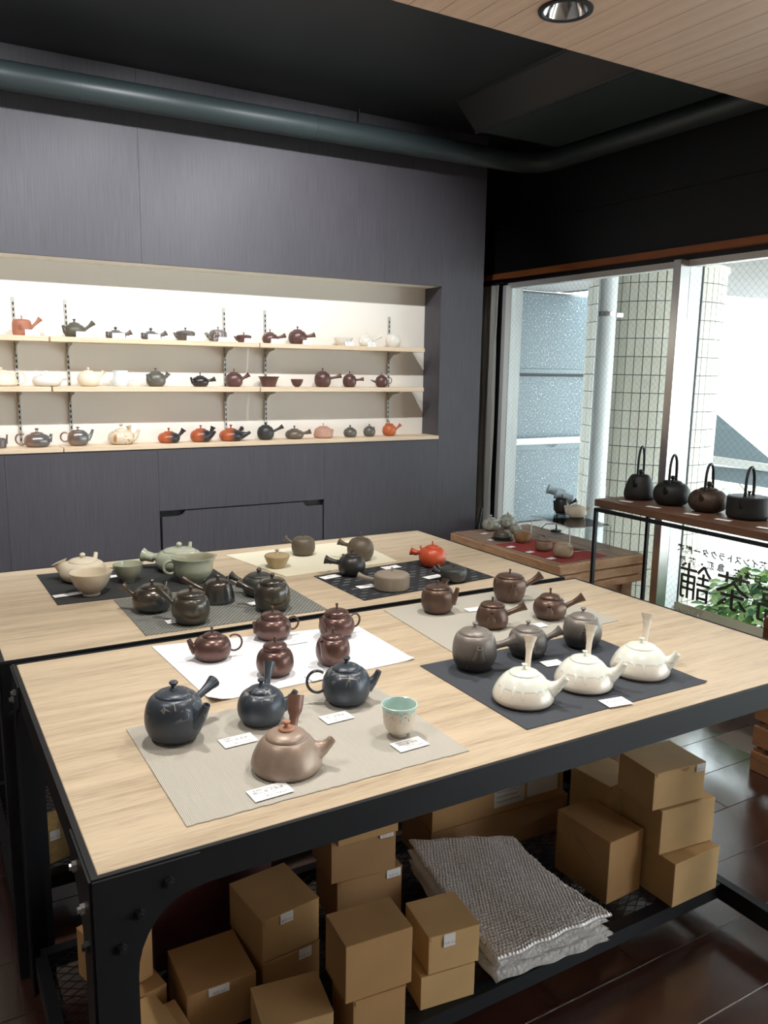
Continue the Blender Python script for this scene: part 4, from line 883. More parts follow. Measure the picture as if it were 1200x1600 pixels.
jc = carton('large brown carton standing alone beside the bubble wrap, folded paper seam on its side', 1.60, 1.452, Q, .138, .205, .192, 2, K1, flap=False)
for (a_, b_), (c_, d_) in (((.02, .075), (.17, .178)), ((.10, .130), (.195, .118))):
    MB().prism([(a_, b_), (c_, d_), (c_, d_+.0015), (a_, b_+.0015)], -.0009, 0, 'x').build('seam', M_joint, jc, False)
carton('brown carton behind the right-hand stack, top partly sunlit', 1.745, 1.60, Q, .145, .155, .25, 4, K2)
carton('brown carton under the small yellowish box, in front of bubble wrap', .935, 1.385, Q, .142, .125, .088, -8, K2, flap=False)
carton('small pale yellowish carton with hanging white sticker, atop another', .952, 1.382, Q+.0892, .133, .133, .098, -8, K2, (.28, .98, .030, .032))
carton('brown carton under the taller plain one at the centre front of shelf', .735, 1.345, Q, .125, .125, .140, -6, K1)
carton('plain brown cube carton at the centre front, on top of another', .716, 1.345, Q+.1412, .158, .116, .138, -5, K1, flap=False)
carton('yellowish carton at lowest front of shelf, cut by bottom photo edge', .548, 1.388, Q, .152, .129, .118, -9, K2)
carton('low brown carton beside the front leg with sticker on lid edge', .438, 1.560, Q, .160, .160, .118, -1, K1, (.30, .99, .048, .020))
carton('lower carton of the pair with two stickers, centre left', .622, 1.577, Q, .153, .171, .108, 5, K1, (.62, .99, .034, .026))
carton('upper carton of the pair with sticker, centre left, large top face', .622, 1.577, Q+.1094, .153, .171, .112, 6, K1, (.30, .99, .034, .026))
carton('bottom carton of the tower behind the plain cube', .890, 1.722, Q, .192, .15, .142, -4, K3, (.75, .98, .042, .024), tab=True)
carton('middle carton of the tower behind the plain cube', .872, 1.722, Q+.1434, .185, .15, .122, -6, K3, (.74, .985, .040, .020))
carton('top carton of the tower, cut off by the table rim', .875, 1.690, Q+.2668, .175, .15, .150, -3, K1)
carton('carton at bottom of stack behind the front leg', .295, 1.600, Q, .12, .14, .115, 12, K1, flap=False)
carton('tall yellow-brown carton seen on both sides of the front leg with sticker', .286, 1.625, Q+.1164, .112, .127, .117, 18, K1, (.42, .97, .036, .030))
carton('carton in front of the leg stack, low left with pale top', .285, 1.455, Q, .115, .125, .125, 10, K2)
carton('sliver of pale carton between the leg stack and low carton', .404, 1.500, Q, .030, .10, .088, 6, K2, flap=False)
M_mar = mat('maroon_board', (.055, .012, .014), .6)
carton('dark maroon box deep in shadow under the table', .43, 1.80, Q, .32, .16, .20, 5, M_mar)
# large shipping carton standing in its tray with pasted label sheets
bc = carton('large shipping carton with pasted printed sheets behind the bubble wrap', 1.262, 1.832, Q, .50, .155, .30, -2, K1, flap=False)
tr = MB(); tr.box(-.006, -.006, 0, .506, -.002, .115); tr.box(-.006, .157, 0, .506, .161, .115); tr.box(-.006, -.002, 0, -.002, .157, .115); tr.box(.502, -.002, 0, .506, .157, .115)
tr.build('outer_tray', K3, bc, False)
M_sheet = mat('printed_sheet', (.50, .47, .42), .5); M_sheet2 = mat('clear_pouch', (.60, .58, .55), .2)
s_ = MB().box(.22, -.0012, .135, .335, -.0004, .28).build('label_sheet', M_sheet, bc, False)
for i in range(7): MB().box(.228, -.0016, .150+i*.016, .228+.09*(1-.1*(i % 3)), -.0013, .153+i*.016).build('printed_line', M_ink, s_, False)
MB().box(.345, -.0012, .140, .465, -.0004, .29).build('document_pouch', M_sheet2, bc, False)
# small basket-like box on the rear shelf
p = onz(82, 1320, SZ); bt = carton('small woven brown box with white square tag on the rear shelf', (p.x-.04)/KS, 2.40, Q, .09, .10, .11, 12, wood('bamboo_weave', (.42, .28, .10), (.22, .13, .05), (30, 30, 30), .7), (.25, .95, .03, .03))

# ------------------------------------------------------------------ folded bubble wrap
M_bub = mat('bubble_film', (.70, .67, .65), .12, 0, 1.0, coat=1.0, coat_r=.05); M_bub.node_tree.nodes['Principled BSDF'].inputs['Alpha'].default_value = .78
bw = thing('bubble_wrap', 'folded stack of clear bubble wrap sheets on the front shelf', 'bubble wrap', (0, 0, SZ+.001))
cor = [onz(776, 1500, .185), onz(952, 1426, .19), onz(803, 1309, .235), onz(637, 1320, .235)]
def wrap_layer(i, name, dense):
    z0 = .002+i*.0185; rnd = random.Random(i); nx, ny = (150, 230) if dense else (44, 60); vs = []
    C_ = [Vector((c.x+rnd.uniform(-.008, .008), c.y+rnd.uniform(-.014, .010)-.008*(i % 2))) for c in cor]
    for sgn in (1, 0):
        for j in range(ny+1):
            for k_ in range(nx+1):
                s, t_ = k_/nx, j/ny; p = C_[0]*(1-s)*(1-t_)+C_[1]*s*(1-t_)+C_[2]*s*t_+C_[3]*(1-s)*t_
                e = min(s, 1-s, t_, 1-t_); lf = min(1, e/.035); rim = math.sqrt(max(0, 1-(1-lf)**2))
                wav = .004*math.sin(s*7+i)+.005*math.sin(t_*5+i*2)*s+.010*max(0, .25-s)*(t_)*4*.5
                z = z0+.050*t_**2.5+.0066+wav*.5+(.0066*rim if sgn else -.0066*rim)
                bx = (s*.385/.0105, t_*.46/.0105)
                if dense and sgn:
                    row = int(bx[1]); u_ = (bx[0]+.5*(row % 2)) % 1-.5; v_ = bx[1] % 1-.5; dd = u_*u_+v_*v_
                    z += .0042*math.sqrt(max(0, 1-dd/.20)) if dd < .20 else 0
                vs.append((p.x+.002*math.sin(t_*31+i)*(1 if s < .1 or s > .9 else 0), p.y+.003*math.sin(s*23+i*1.7)*(1 if t_ < .1 or t_ > .9 else 0), z))
    n_ = (nx+1)*(ny+1); W_ = nx+1; fs = []
    for j in range(ny):
        for k_ in range(nx): a = j*W_+k_; fs.append((a, a+1, a+W_+1, a+W_)); fs.append((n_+a, n_+a+W_, n_+a+W_+1, n_+a+1))
    bd_ = [k_ for k_ in range(W_)]+[j*W_+nx for j in range(1, ny+1)]+[ny*W_+k_ for k_ in range(nx-1, -1, -1)]+[j*W_ for j in range(ny-1, 0, -1)]
    for a, b in zip(bd_, bd_[1:]+bd_[:1]): fs.append((a, n_+a, n_+b, b))
    MB().add(vs, fs).build(name, M_bub2 if not dense else M_bub, bw, True, 80)
_vo = nd(M_bub, 'ShaderNodeTexVoronoi'); _vo.inputs['Scale'].default_value = 260; lk(M_bub, coords(M_bub), _vo.inputs['Vector']); bump(M_bub, _vo.outputs['Distance'], .5, .002)
M_bub2 = mat('bubble_film_edge', (.72, .69, .67), .12, 0, 1.0, coat=1.0, coat_r=.05); M_bub2.node_tree.nodes['Principled BSDF'].inputs['Alpha'].default_value = .78
_vo = nd(M_bub2, 'ShaderNodeTexVoronoi'); _vo.inputs['Scale'].default_value = 110; lk(M_bub2, coords(M_bub2), _vo.inputs['Vector']); bump(M_bub2, _vo.outputs['Distance'], .8, .003)
for i in range(5): wrap_layer(i, 'sheet', i == 4)

# ------------------------------------------------------------------ old timber workbench with cloth, pots and acrylic riser
BZ = .66
M_bt = wood('weathered_top', (.33, .215, .15), (.19, .115, .08), (9, 1.3, 9), .55)
M_bs = wood('worn_orange_timber', (.62, .37, .20), (.34, .17, .08), (3, 3, 14), .6)
bx0, bx1, by0, by1 = 2.600, 3.155, 2.785, 3.655
wbn = thing('workbench', 'old worn orange-brown timber bench by the window holding small pots', 'bench', (0, 0, 0))
def worn(mb, x0, y0, z0, x1, y1, z1, sd, jag=.006, ch=.005):
    r_ = random.Random(sd); nseg = 14; vs = []
    for i in range(nseg+1):
        t_ = i/nseg; y = y0+(y1-y0)*t_; j1, j2 = r_.uniform(0, jag), r_.uniform(0, jag)
        vs += [(x0+j1, y, z0+ch), (x0+j1+ch, y, z0), (x1-j2-ch, y, z0), (x1-j2, y, z0+ch), (x1-j2, y, z1-ch), (x1-j2-ch, y, z1), (x0+j1+ch, y, z1), (x0+j1, y, z1-ch)]
    fs = [(i*8+k_, i*8+(k_+1) % 8, (i+1)*8+(k_+1) % 8, (i+1)*8+k_) for i in range(nseg) for k_ in range(8)]
    fs += [tuple(range(7, -1, -1)), tuple(nseg*8+k_ for k_ in range(8))]
    return mb.add(vs, fs)
nb = 4; wdt = (bx1-bx0)/nb
for i in range(nb):
    worn(MB(), bx0+i*wdt+.001, by0, BZ-.055, bx0+(i+1)*wdt-.001, by1, BZ, i, .002, .004).build('plank', M_bt, wbn, True, 30)
worn(MB(), bx0-.014, by0+.0, BZ-.062, bx0-.0005, by1, BZ-.004, 9, .006, .003).build('edge_beam', M_bs, wbn, True, 30)
for i, (zz, hh, ins) in enumerate(((BZ-.048, .046, 0), (BZ-.098, .048, .002), (BZ-.142, .042, .004))):
    m_ = MB(); r_ = random.Random(i+4); n_ = 16; vs = []
    for j in range(n_+1):
        x = bx0-.012+(bx1-bx0+.012)*j/n_; a_, b_ = r_.uniform(0, .006), r_.uniform(0, .005)
        if j in (5, 6): a_ += .008
        vs += [(x, by0-.022+ins+a_, zz+.004), (x, by0-.001, zz), (x, by0-.001, zz+hh), (x, by0-.022+ins+b_, zz+hh-.004)]
    fs = [(j*4+k_, j*4+(k_+1) % 4, (j+1)*4+(k_+1) % 4, (j+1)*4+k_) for j in range(n_) for k_ in range(4)]+[(3, 2, 1, 0), tuple(n_*4+k_ for k_ in range(4))]
    m_.add(vs, fs).build('front_beam', M_bs, wbn, True, 30)
for lx, ly in ((bx0+.03, by0+.02), (bx1-.11, by0+.02), (bx0+.03, by1-.12), (bx1-.11, by1-.12)):
    MB().cbox(lx, ly, 0, lx+.075, ly+.075, BZ-.056, .004).build('leg', M_bs, wbn, False)
MB().box(bx0+.05, by0+.03, .36, bx1-.08, by0+.05, .52).build('drawer_front', M_bs, wbn, False)
BT = BZ+.0012
quad_mat('red_cloth', [(879.5, 880), (949.5, 869), None, (774.5, 851)], BZ, M_red, 'red cloth spread on the old timber bench', 'cloth', complete=2)
onb = ' on the timber bench'
BR_ = BT+.0016
pot('sage-grey speckled small kyusu nearest the dark wall'+onb, 766, 829.5, 27, BT, 'squat', P_stoni, (262, 1.15, 1.2, .9), ('side', 262+85, 1.3, 1.0), 'ball', Hb=1.3, kr=.15, sr=1.3)
pot('sage-grey speckled kyusu at rear, half hidden'+onb, 793, 826, 25, BT, 'round', P_stoni, (262, 1.15, 1.2, .85), None, 'ball', Hb=1.5, kr=.15, lr=.65, sr=1.3)
pot('little speckled kyusu with round dark spout between two others'+onb, 812-6, 833, 19, BT, 'squat', P_stoni, (240, 1.2, 1.3, .9), None, 'ball', Hb=1.2, kr=.15, sr=1.4)
tz, c_, R_, H_ = pot('dark brown cone-lidded dish on black base near left edge'+onb, 785, 843, 30, BT+.007, 'cyl', P_do, None, None, 'pin', 'lidded_dish', 'dish', Hb=.40, foot=.8, zm=.6, lr=.9, lid=.42, kr=.14)
MB().lathe([(0, -.0065), (R_*1.18, -.0065), (R_*1.22, -.002), (R_*1.0, 0), (0, 0)], seg=30).build('base_disc', P_blk, tz)
vessel('amber-brown bowl at rear edge of the red cloth', 816, 849, 27, BR_, [(.55, 0), (.80, .18), (1.0, .62), (.98, .95), (1.0, 1.08)], P_amb, 'tea_bowl', 'bowl')
pot('rugged brown lidded pot with curled knob on red cloth', 849, 862, 27, BR_, 'jar', P_bbr, None, None, 'ball', 'lidded_pot', 'pot', Hb=1.15, lr=.8, lid=.30, kr=.2, foot=.65)
pot('warm beige round pot on red cloth, nearest of its row', 879, 872, 31, BR_, 'round', P_bbe, (-35, 1., 1.05, .9), None, 'pin', 'lidded_pot', 'pot', Hb=1.35, lr=.62, lid=.14, kr=.15)
for i, (a_, b_, tx) in enumerate(((757, 834, 'behind the cone-lidded dish'), (768, 844, 'left of the cone-lidded dish'), (798, 855, 'in front of the amber bowl'), (828, 863, 'in front of the rugged brown pot'), (861, 873, 'in front of the warm beige pot'))):
    card(a_, b_, BT+(.0016 if i > 1 else 0), .045, .030, math.radians(10), ('', '急須', '', ''), 'small white price slip on timber bench, '+tx)
# acrylic riser
P0 = onz(831, 849, BT); P0 = onx(831, 849, 2.90); ra = onz(831, 805, BZ+.125)
rs = thing('acrylic_riser', 'clear acrylic riser box carrying a black and a cream teapot', 'display riser', (ra.x, ra.y, BT+.0018))
rb = onz(892, 825, BZ+.125); rw, rh = .24, .1225; rl = math.hypot(rb.x-ra.x, rb.y-ra.y)
rs.rotation_euler = (0, 0, math.atan2(rb.y-ra.y, rb.x-ra.x))
MB().cbox(0, 0, rh-.005, rl, rw, rh, .0008).build('top_plate', M_acryl, rs, False)
MB().box(0, 0, 0, .005, rw, rh-.0055).build('side_plate', M_acryl, rs, False); MB().box(rl-.005, 0, 0, rl, rw, rh-.0055).build('side_plate', M_acryl, rs, False)
M_edge = mat('acrylic_edge', (.85, .93, .93), .2)
ed = MB()
for a in ((0, -.002, rh-.006, rl, 0, rh), (0, -.002, 0, .005, 0, rh-.006), (rl-.005, -.002, 0, rl, 0, rh-.006), (rl, -.001, rh-.005, rl+.001, rw, rh)): ed.box(*a)
ed.build('polished_edge', M_edge, rs, False)
RZ = BT+.0018+rh+.0005
pa = onz(879, 802, RZ); pb = onz(901, 808, RZ)
tag(MB().box(-.036, -.03, 0, .036, .03, .001).build('cloth', M_m5, None, False, loc=(pa.x, pa.y, RZ)), 'small black cloth under black teapot on acrylic riser', 'cloth')
tag(MB().box(-.036, -.03, 0, .036, .03, .001).build('cloth', M_m5, None, False, loc=(pb.x+.022, pb.y+.012, RZ+.0015)), 'small black cloth under cream teapot on acrylic riser', 'cloth')
pot('black kyusu with lifted handle on the acrylic riser', 877, 802, 25, RZ+.0012, 'pear', P_blk, (215, 1, 1.15, .9), ('side', 5, 901, 781), 'pin', Hb=1.7, zm=.4)
pot('cream kyusu on the acrylic riser', 900, 809, 31, RZ+.0030, 'flat', P_bisq, (190, 1.0, 1.15, 1.0), ('side', 5, 920, 792), 'pin', Hb=1.12)
# clip spotlight behind the riser pots
cl = onx(872, 770, 3.14); lp = thing('clip_spotlight', 'grey twin clip spotlight with cable behind the riser pots', 'lamp', (cl.x, cl.y, BZ+.001))
M_lampg = mat('grey_lamp', (.50, .60, .66), .35, .2)
hz = cl.z-BZ-.004
MB().lathe([(0, 0), (.03, 0), (.03, .008), (0, .010)], seg=20).tube([(0, 0, .008), (0, 0, hz-.03)], .004, 8).build('stand', M_blackmetal, lp)
for k_, dy in ((0, .03), (1, -.034)):
    v0 = Vector((-.03, .025+dy, hz+.022-.02*k_)); v1 = v0+Vector((.075, -.060, -.028))
    MB().tube([v0, v0+(v1-v0)*.1, v0+(v1-v0)*.15, v1], [.028, .029, .025, .022], 16).build('lamp_head', M_lampg, lp)
MB().tube([(0, 0, .2*hz), (-.05, .03, .2*hz), (-.06, .05, .02), (-.03, .08, .004)], .0025, 6).build('cable', M_black, lp)
# dark coiled things in the corner between wall and curtain
cb = MB()
for i in range(4): cb.tube([(2.90+.03*i+.012*math.cos(a_*1.1+i), 3.80+.014*math.sin(a_*1.1+i), .004+.075*a_) for a_ in range(0, 11-i)], .007, 6)
tag(cb.build('cable_bundle', mat('blue_black_cable', (.03, .035, .045), .4)), 'dark cables bundled in the gap beside curtain', 'cable')

# ------------------------------------------------------------------ kettle stand
KZ = 1.024; kx0, kx1, ky1, ky0 = 2.50, 2.835, 2.486, .75
ks = thing('kettle_stand', 'long wooden shelf on thin black steel legs before the window', 'stand', (0, 0, 0))
M_kw = wood('walnut_board', (.15, .075, .042), (.075, .036, .022), (9, 1.2, 9), .45)
MB().cbox(kx0, ky0, KZ-.030, kx1, ky1, KZ, .002).build('board', M_kw, ks, False)
f = MB()
for xx in (kx0, kx1-.014): f.box(xx, ky0, KZ-.052, xx+.014, ky1, KZ-.038)
for yy in (ky1-.014, ky0): f.box(kx0+.014, yy, KZ-.052, kx1-.014, yy+.014, KZ-.038)
for yy in (ky1-.12, 1.6, ky0+.1): f.box(kx0+.05, yy, KZ-.040, kx1-.05, yy+.02, KZ-.0302)
f.build('top_frame', M_blackmetal, ks, False)
for xx in (kx0, kx1-.014):
    for yy in (ky1-.014, ky0): MB().box(xx, yy, 0, xx+.014, yy+.014, KZ-.0525).build('leg', M_blackmetal, ks, False)
def kettle(label, cx_, by_, w, kind, m, knobk, spang, hgt=1.2, **ov):
    q = dict(kr=.17, lid=.06); q.update(ov)
    t, c, R, H = pot(label, cx_, by_, w, KZ+.0008, kind, m, (spang, 1, 1.12, .86), None, knobk, 'iron_kettle', 'kettle', sr=.65, szs=.62, **q)
    az0 = azim(c)-PI/2; d_ = az0+math.radians(spang); dv = Vector((math.cos(d_), math.sin(d_), 0)); pts = []; rr = R*.52; zt = H+q.get('neck', 0)*R
    for i in range(21):
        a = PI*i/20; pts.append(dv*(rr*math.cos(a)*(1.0+.12*math.sin(a)))+Vector((0, 0, zt-.01+R*hgt*math.sin(a)**.62)))
    MB().tube(pts, R*.075, 10, flat=1.0).build('handle', P_iron, t)
    for s_ in (1, -1): MB().tube([dv*(rr*s_)+Vector((0, 0, zt-.018)), dv*(rr*s_)+Vector((0, 0, zt+.006))], R*.095, 10).build('handle_lug', P_iron, t)
    return t
PR = 250
kettle('tall tapering black iron kettle, leftmost on the window stand', 998, 782, 47, 'cyl', P_iron, 'ball', PR, 2.05, Hb=1.55, foot=.88, zm=.22, lr=.58, pu=1.35)
kettle('rounded black iron kettle, second on the window stand', 1048, 790.5, 56, 'squat', P_iron, 'ball', PR, 1.62, Hb=1.22, lr=.50, foot=.6, neck=.05, kr=.14)
kettle('brown iron kettle with pointed knob, third on the window stand', 1104.5, 801, 59, 'squat', P_irbr, 'ball', PR, 1.45, Hb=1.15, lr=.45, foot=.55, neck=.03)
kettle('flat-topped drum-shaped black iron kettle, right end by photo edge', 1167, 813.5, 64, 'drum', P_iron, 'flare', PR, 1.55, Hb=1.05, foot=.86, zm=.2, lr=.95, pu=8, lid=.03, kr=.12)
for i, (a_, b_) in enumerate(((978, 784), (1021, 793), (1081, 804), (1130, 813), (1196, 826))):
    card(a_, b_, KZ+.0008, .058, .026, math.radians(-80), None, 'white card on the walnut stand before the %s' % ('tall tapering kettle', 'rounded black kettle', 'brown kettle', 'drum-shaped kettle', 'right photo edge')[i])

# ------------------------------------------------------------------ crates with slab top at the right edge
M_cr = wood('crate_wood', (.27, .13, .055), (.15, .065, .03), (3, 3, 12), .6)
q0 = onz(1165, 1195, 0)
cx0, cy1 = q0.x-.02, q0.y-.03
def crate(z0, z1, label):
    t = thing('wooden_crate', label, 'crate', (cx0, cy1, z0)); w, d, h = .36, .52, z1-z0
    for i, zz in enumerate((0, h*.36, h*.72)):
        hh = h*.28-.004
        for xx in (0, w-.014): MB().cbox(xx, -d, zz, xx+.014, 0, zz+hh, .002).build('slat', M_cr, t, False)
    for zz, hh in ((0, h*.30), (h*.70, h*.30-.002)):
        for yy in (-.014, -d): MB().cbox(.0145, yy, zz, w-.0145, yy+.014, zz+hh, .002).build('end_board', M_cr, t, False)
    for xx, yy in ((.0145, -.040), (w-.040, -.040), (.0145, -d+.0145), (w-.040, -d+.0145)):
        MB().box(xx, yy, .002, xx+.025, yy+.025, h-.002).build('corner_post', M_cr, t, False)
    MB().box(.015, -d+.015, .002, w-.015, -.015, .010).build('base', M_cr, t, False)
crate(.001, .298, 'slatted wooden crate on the floor at right, bottom of two'); crate(.300, .595, 'slatted wooden crate at right, upper of two beneath the slab')
sl = MB(); worn(sl, cx0-.03, cy1-.9, .597, cx0+.38, cy1-.02, .642, 33, .01, .006)
tag(sl.build('timber_slab', wood('reddish_slab', (.34, .13, .07), (.20, .075, .04), (9, 1.5, 9), .5), None, True, 30), 'thick reddish timber slab lying on crates at right edge', 'slab')

# ------------------------------------------------------------------ outside the window
GZ = -.10
M_pave = mat('pale_paving', (.62, .61, .58), .8); setc(M_pave, ramp(M_pave, noise(M_pave, coords(M_pave), 3, 5), [(.3, (.56, .55, .52)), (.7, (.66, .65, .62))]))
struct(MB().box(XR+.11, -8, GZ-.1, 16, 16, GZ).build('pavement', M_pave, smooth=False))
cc = ray(1015, 595)*5.09; ccx, ccy, cr_ = cc.x, cc.y, .405; SOF = 2.17
M_tile = mat('cream_tile', (.8, .78, .68), .3, coat=.3); M_grout = mat('dark_grout', (.09, .09, .085), .8)
setc(M_tile, ramp(M_tile, noise(M_tile, coords(M_tile, kind='Generated'), 1.5, 2), [(.3, (.82, .78, .65)), (.7, (.90, .86, .75))]))
colm = struct(MB().lathe([(cr_-.006, GZ), (cr_-.006, SOF)], (ccx, ccy, 0), 64).build('column_core', M_grout, None, True, 80))
ncol = 51; th_ = 2*PI/ncol; tp = .1045
tv = MB(); wv = cr_*th_/2-.0022
for zz in (0,): pass
tile_me = MB().add([(cr_*math.cos(a), cr_*math.sin(a), z) for z in (-tp/2+.0022, tp/2-.0022) for a in (-th_/2*.90, 0, th_/2*.90)]+[((cr_-.007)*math.cos(a), (cr_-.007)*math.sin(a), z) for z in (-tp/2+.0022, tp/2-.0022) for a in (-th_/2*.90, 0, th_/2*.90)],
    [(0, 1, 4, 3), (1, 2, 5, 4), (0, 3, 9, 6), (2, 8, 11, 5), (3, 4, 10, 9), (4, 5, 11, 10), (0, 6, 7, 1), (1, 7, 8, 2)]).mesh('tile', M_tile, True, 60)
face = math.atan2(-ccy, -ccx); cand = []
z = SOF-tp/2
while z > GZ-.05:
    for k_ in range(ncol):
        a = k_*th_; dv_ = math.atan2(math.sin(a-face), math.cos(a-face)); cand.append((abs(dv_) > 1.35, abs(dv_)+abs(z-1.4)*.2, a, z))
    z -= tp
cand.sort(); rest = MB(); tvs = [tuple(v.co) for v in tile_me.vertices]; tfs = [tuple(p_.vertices) for p_ in tile_me.polygons]
for i, (_, _, a, z) in enumerate(cand):
    if i < 300: inst('tile', tile_me, colm, (ccx, ccy, z), (0, 0, a))
    else: ca, sa = math.cos(a), math.sin(a); rest.add([(ccx+x_*ca-y_*sa, ccy+x_*sa+y_*ca, z+z_) for x_, y_, z_ in tvs], tfs)
stuff(rest.build('column_tiles', M_tile, colm, True, 60))
MB().lathe([(cr_+.001, SOF-.022), (cr_+.012, SOF-.02), (cr_+.012, SOF)], (ccx, ccy, 0), 64).build('column_cap', M_tile, colm)
dpx = ray(942, 595)*4.66
dp = thing('drainpipe', 'white vertical drainpipe in front of the tiled column outside', 'pipe', (dpx.x, dpx.y, GZ))
M_pipe = mat('white_pipe', (.86, .86, .85), .4)
MB().tube([(0, 0, 0), (0, 0, 1.0)], .0545, 24).tube([(0, 0, 1.0), (0, 0, SOF-GZ)], .052, 24).build('pipe_tube', M_pipe, dp)
MB().lathe([(.0535, 1.965), (.056, 1.966), (.056, 1.99), (.0535, 1.991)], (0, 0, 0), 24).box(.05, .0, 1.966, .13, .012, 1.99).build('clamp', M_steel, dp)
M_sof = mat('grey_soffit', (.40, .385, .38), .8)
sfo = struct(MB().box(XR+.11, -2, SOF+.012, 4.70, 5.10, SOF+.2).box(4.701, -2, SOF+.012, 8.0, 4.39, SOF+.2).build('soffit', M_grout, smooth=False))
spn, spn2 = [MB().cbox(0, -2, 0, .2975, yy, .014, .001).mesh('soffit_panel', M_sof, False) for yy in (5.04, 4.38)]
x = XR+.112
while x < 7.7: inst('soffit_panel', spn if x < 4.35 else spn2, sfo, (x, 0, SOF)); x += .30
# frosted glass screen wall at the left
M_fros = mat('frosted_glass', (.30, .37, .41), .35, 0, .6)
_n = noise(M_fros, coords(M_fros), 75, 2, .7); setc(M_fros, ramp(M_fros, _n, [(.40, (.12, .165, .19)), (.58, (.175, .225, .25)), (.64, (.34, .38, .40)), (.70, (.8, .83, .85))])); bump(M_fros, _n, .4, .004)
sc = struct(MB().box(XR+.12, 5.045, GZ, 6.4, 5.10, SOF).build('screen_wall', M_sof, smooth=False))
for (z0, z1) in ((.36, .935), (.985, 1.520), (1.575, SOF-.02)):
    for x0_, x1_ in ((3.33, 5.25),): MB().cbox(x0_, 5.0, z0, x1_, 5.044, z1, .002).build('frosted_pane', M_fros, sc, False)
M_bar = mat('grey_bar', (.22, .27, .29), .4)
MB().box(3.3, 4.985, 1.522, 5.3, 5.04, 1.540).build('dark_bar', M_black, sc, False); MB().box(3.3, 4.990, 1.541, 5.3, 5.04, 1.574).build('cross_bar', M_bar, sc, False)
MB().box(3.3, 4.985, .937, 5.3, 5.04, .983).build('cross_bar', M_bar, sc, False); MB().box(3.3, 4.97, GZ, 5.3, 5.04, .355).build('sill', mat('grey_sill', (.30, .27, .25), .7), sc, False)
hr_ = thing('handrail', 'white round handrail along the frosted screen wall outside', 'rail', (0, 0, 0))
MB().tube([(3.35, 4.90, 1.015), (5.2, 4.90, 1.015)], .026, 16).build('rail_tube', M_pipe, hr_)
for xx in (3.6, 4.5): MB().tube([(xx, 4.90, 1.0), (xx, 4.97, .96)], .008, 8).build('bracket', M_steel, hr_)
# far white building, slanted dark stair, grey beam
M_bw = mat('white_building', (.85, .86, .87), .7)
fb = thing('white_building', 'overexposed white building facade beyond the column', 'building', (0, 0, 0))
MB().box(12.6, -2, GZ, 13.5, 16, 3.1).build('wall', M_bw, fb, False)
def onD(x_, y_, D): return CPOS+ray(x_, y_)*D
lv = MB()
for i in range(14):
    a_ = onD(1137, 527+i*3.0, 12); lv.box(a_.x, a_.y-.15, a_.z, a_.x+.05, a_.y+.02, a_.z+.012)
lv.build('louvre', mat('pale_grey', (.45, .46, .47), .6), fb, False)
a_ = onD(1144, 632, 11.5); MB().lathe([(0, 0), (.05, 0), (.06, .02), (.052, .04), (0, .035)], (0, 0, 0), 20).build('round_vent', mat('vent_grey', (.3, .31, .32), .5), fb, loc=(a_.x, a_.y, a_.z)).rotation_euler = (0, -PI/2, 0)
a_ = onD(1136, 475, 11); MB().tube([(a_.x, a_.y+.08, a_.z+.1), (a_.x, a_.y-.12, a_.z-.18)], .035, 8).tube([(a_.x, a_.y-.08, a_.z+.02), (a_.x, a_.y-.30, a_.z+.05)], .02, 8).build('pipework', mat('pale_pipe', (.5, .5, .52), .5), fb)
st = thing('outside_stair', 'dark teal slanted stair flank beyond the tiled column', 'stair', (0, 0, 0))
D_ = 7.5; q_ = [onD(1105, 634, D_), onD(1215, 727, D_), onD(1215, 742, D_), onD(1105, 714, D_)]
M_st = mat('teal_steel', (.075, .105, .115), .45)
off = Vector((.08, .08, 0)); m_ = MB(); m_.add([*q_, *[p_+off for p_ in q_]], [(0, 1, 2, 3), (7, 6, 5, 4), (0, 4, 5, 1), (1, 5, 6, 2), (2, 6, 7, 3), (3, 7, 4, 0)]); m_.build('upper_flank', M_st, st, False)
q_ = [onD(1105, 727, D_), onD(1215, 739, D_), onD(1215, 765, D_), onD(1105, 748, D_)]; m_ = MB(); m_.add([*q_, *[p_+off for p_ in q_]], [(0, 1, 2, 3), (7, 6, 5, 4), (0, 4, 5, 1), (1, 5, 6, 2), (2, 6, 7, 3), (3, 7, 4, 0)]); m_.build('lower_flank', M_st, st, False)
q_ = [onD(1105, 712, D_-.1), onD(1215, 728, D_-.1), onD(1215, 739, D_-.1), onD(1105, 724, D_-.1)]; m_ = MB(); m_.add([*q_, *[p_+off for p_ in q_]], [(0, 1, 2, 3), (7, 6, 5, 4), (0, 4, 5, 1), (1, 5, 6, 2), (2, 6, 7, 3), (3, 7, 4, 0)]); m_.build('beam', mat('grey_beam', (.34, .34, .31), .6), st, False)
MB().cbox(q_[0].x+.2, q_[0].y+.2, GZ, q_[0].x+.28, q_[0].y+.28, q_[0].z, .004).build('post', M_st, st, False)
# planting
M_leaf = mat('leaf_green', (.17, .40, .10), .3); M_leaf2 = mat('leaf_light', (.50, .72, .28), .3); M_leaf3 = mat('leaf_dark', (.05, .17, .08), .4); M_stem = mat('stem', (.16, .12, .06), .7)
def leaf_mesh(m):
    vs = [(0, 0, 0)]; n_ = 5
    for i in range(1, n_+1):
        t_ = i/n_; w_ = .30*math.sin(PI*min(1, t_*.92+.06))**.9; z_ = -.22*t_*t_; vs += [(t_, w_, z_+.06*w_), (t_, 0, z_-.03), (t_, -w_, z_+.06*w_)] if i < n_ else [(t_, 0, z_)]
    fs = [(0, 2, 1), (0, 3, 2)]
    for i in range(n_-2): b_ = 1+3*i; fs += [(b_, b_+1, b_+4, b_+3), (b_+1, b_+2, b_+5, b_+4)]
    b_ = 1+3*(n_-2); fs += [(b_, b_+1, b_+3), (b_+1, b_+2, b_+3)]
    return MB().add(vs, fs).mesh('leaf', m, True, 80)
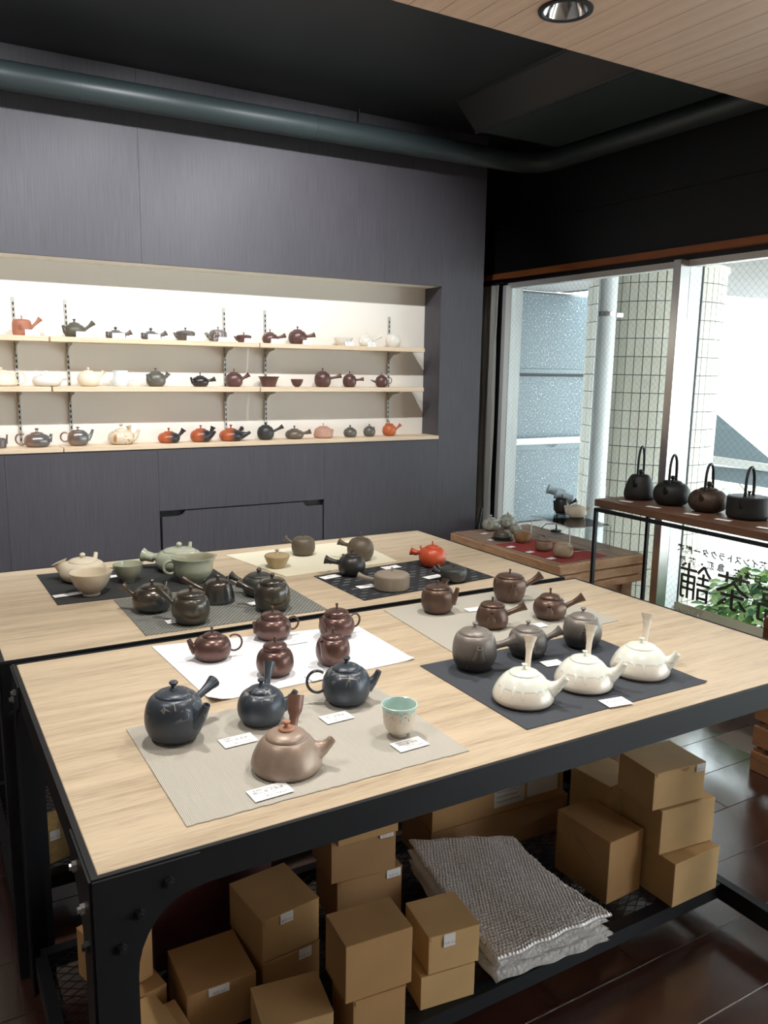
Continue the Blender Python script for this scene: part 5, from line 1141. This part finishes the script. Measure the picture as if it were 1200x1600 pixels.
LM = [leaf_mesh(m) for m in (M_leaf, M_leaf2, M_leaf3)]
def shrub(x, y, z, rad, h, n_, label, seed):
    r_ = random.Random(seed); t = thing('shrub', label, 'shrub', (x, y, z)); sm = MB(); rest = [MB(), MB(), MB()]
    for i in range(9):
        a = r_.uniform(0, 2*PI); sm.tube([(0, 0, 0), (rad*.3*math.cos(a), rad*.3*math.sin(a), h*.5), (rad*.7*math.cos(a), rad*.7*math.sin(a), h*.92)], .004, 5)
    sm.build('stem', M_stem, t)
    for i in range(n_):
        a, e_ = r_.uniform(0, 2*PI), math.acos(r_.uniform(-.2, 1)); q_ = r_.uniform(.55, 1.0)
        p_ = Vector((rad*q_*math.sin(e_)*math.cos(a), rad*1.25*q_*math.sin(e_)*math.sin(a), h*.45+h*.55*q_*math.cos(e_))); L_ = r_.uniform(.05, .085)
        if p_.z < .09: continue
        k_ = r_.choice((0, 0, 1, 1, 2)); rot = (r_.uniform(-.5, .5), r_.uniform(-.4, .7), a+r_.uniform(-.8, .8))
        if i < 260:
            o = inst('leaf', LM[k_], t, p_, rot); o.scale = (L_, L_, L_)
        else:
            M_ = Matrix.Translation(p_) @ __import__('mathutils').Euler(rot).to_matrix().to_4x4() @ Matrix.Scale(L_, 4)
            rest[k_].add([M_ @ v.co for v in LM[k_].vertices], [tuple(f_.vertices) for f_ in LM[k_].polygons])
    for i, b_ in enumerate(rest):
        if b_.v: stuff(b_.build('foliage', (M_leaf, M_leaf2, M_leaf3)[i], t, True, 80))
pl = thing('planter', 'low pale planter bed under shrubs outside the window', 'planter', (0, 0, 0))
MB().cbox(3.50, .9, GZ, 4.05, 2.80, GZ+.10, .008).build('kerb', M_pave, pl, False); MB().box(3.52, .92, GZ+.1005, 4.03, 2.78, GZ+.105).build('soil', mat('soil', (.06, .045, .03), .9), pl, False)
shrub(3.82, 2.43, GZ+.108, .36, .57, 1100, 'glossy green shrub outside behind the lettered glass', 5)
shrub(8.2, 5.55, GZ, .9, .62, 300, 'pale distant greenery beneath the outside stair', 11)
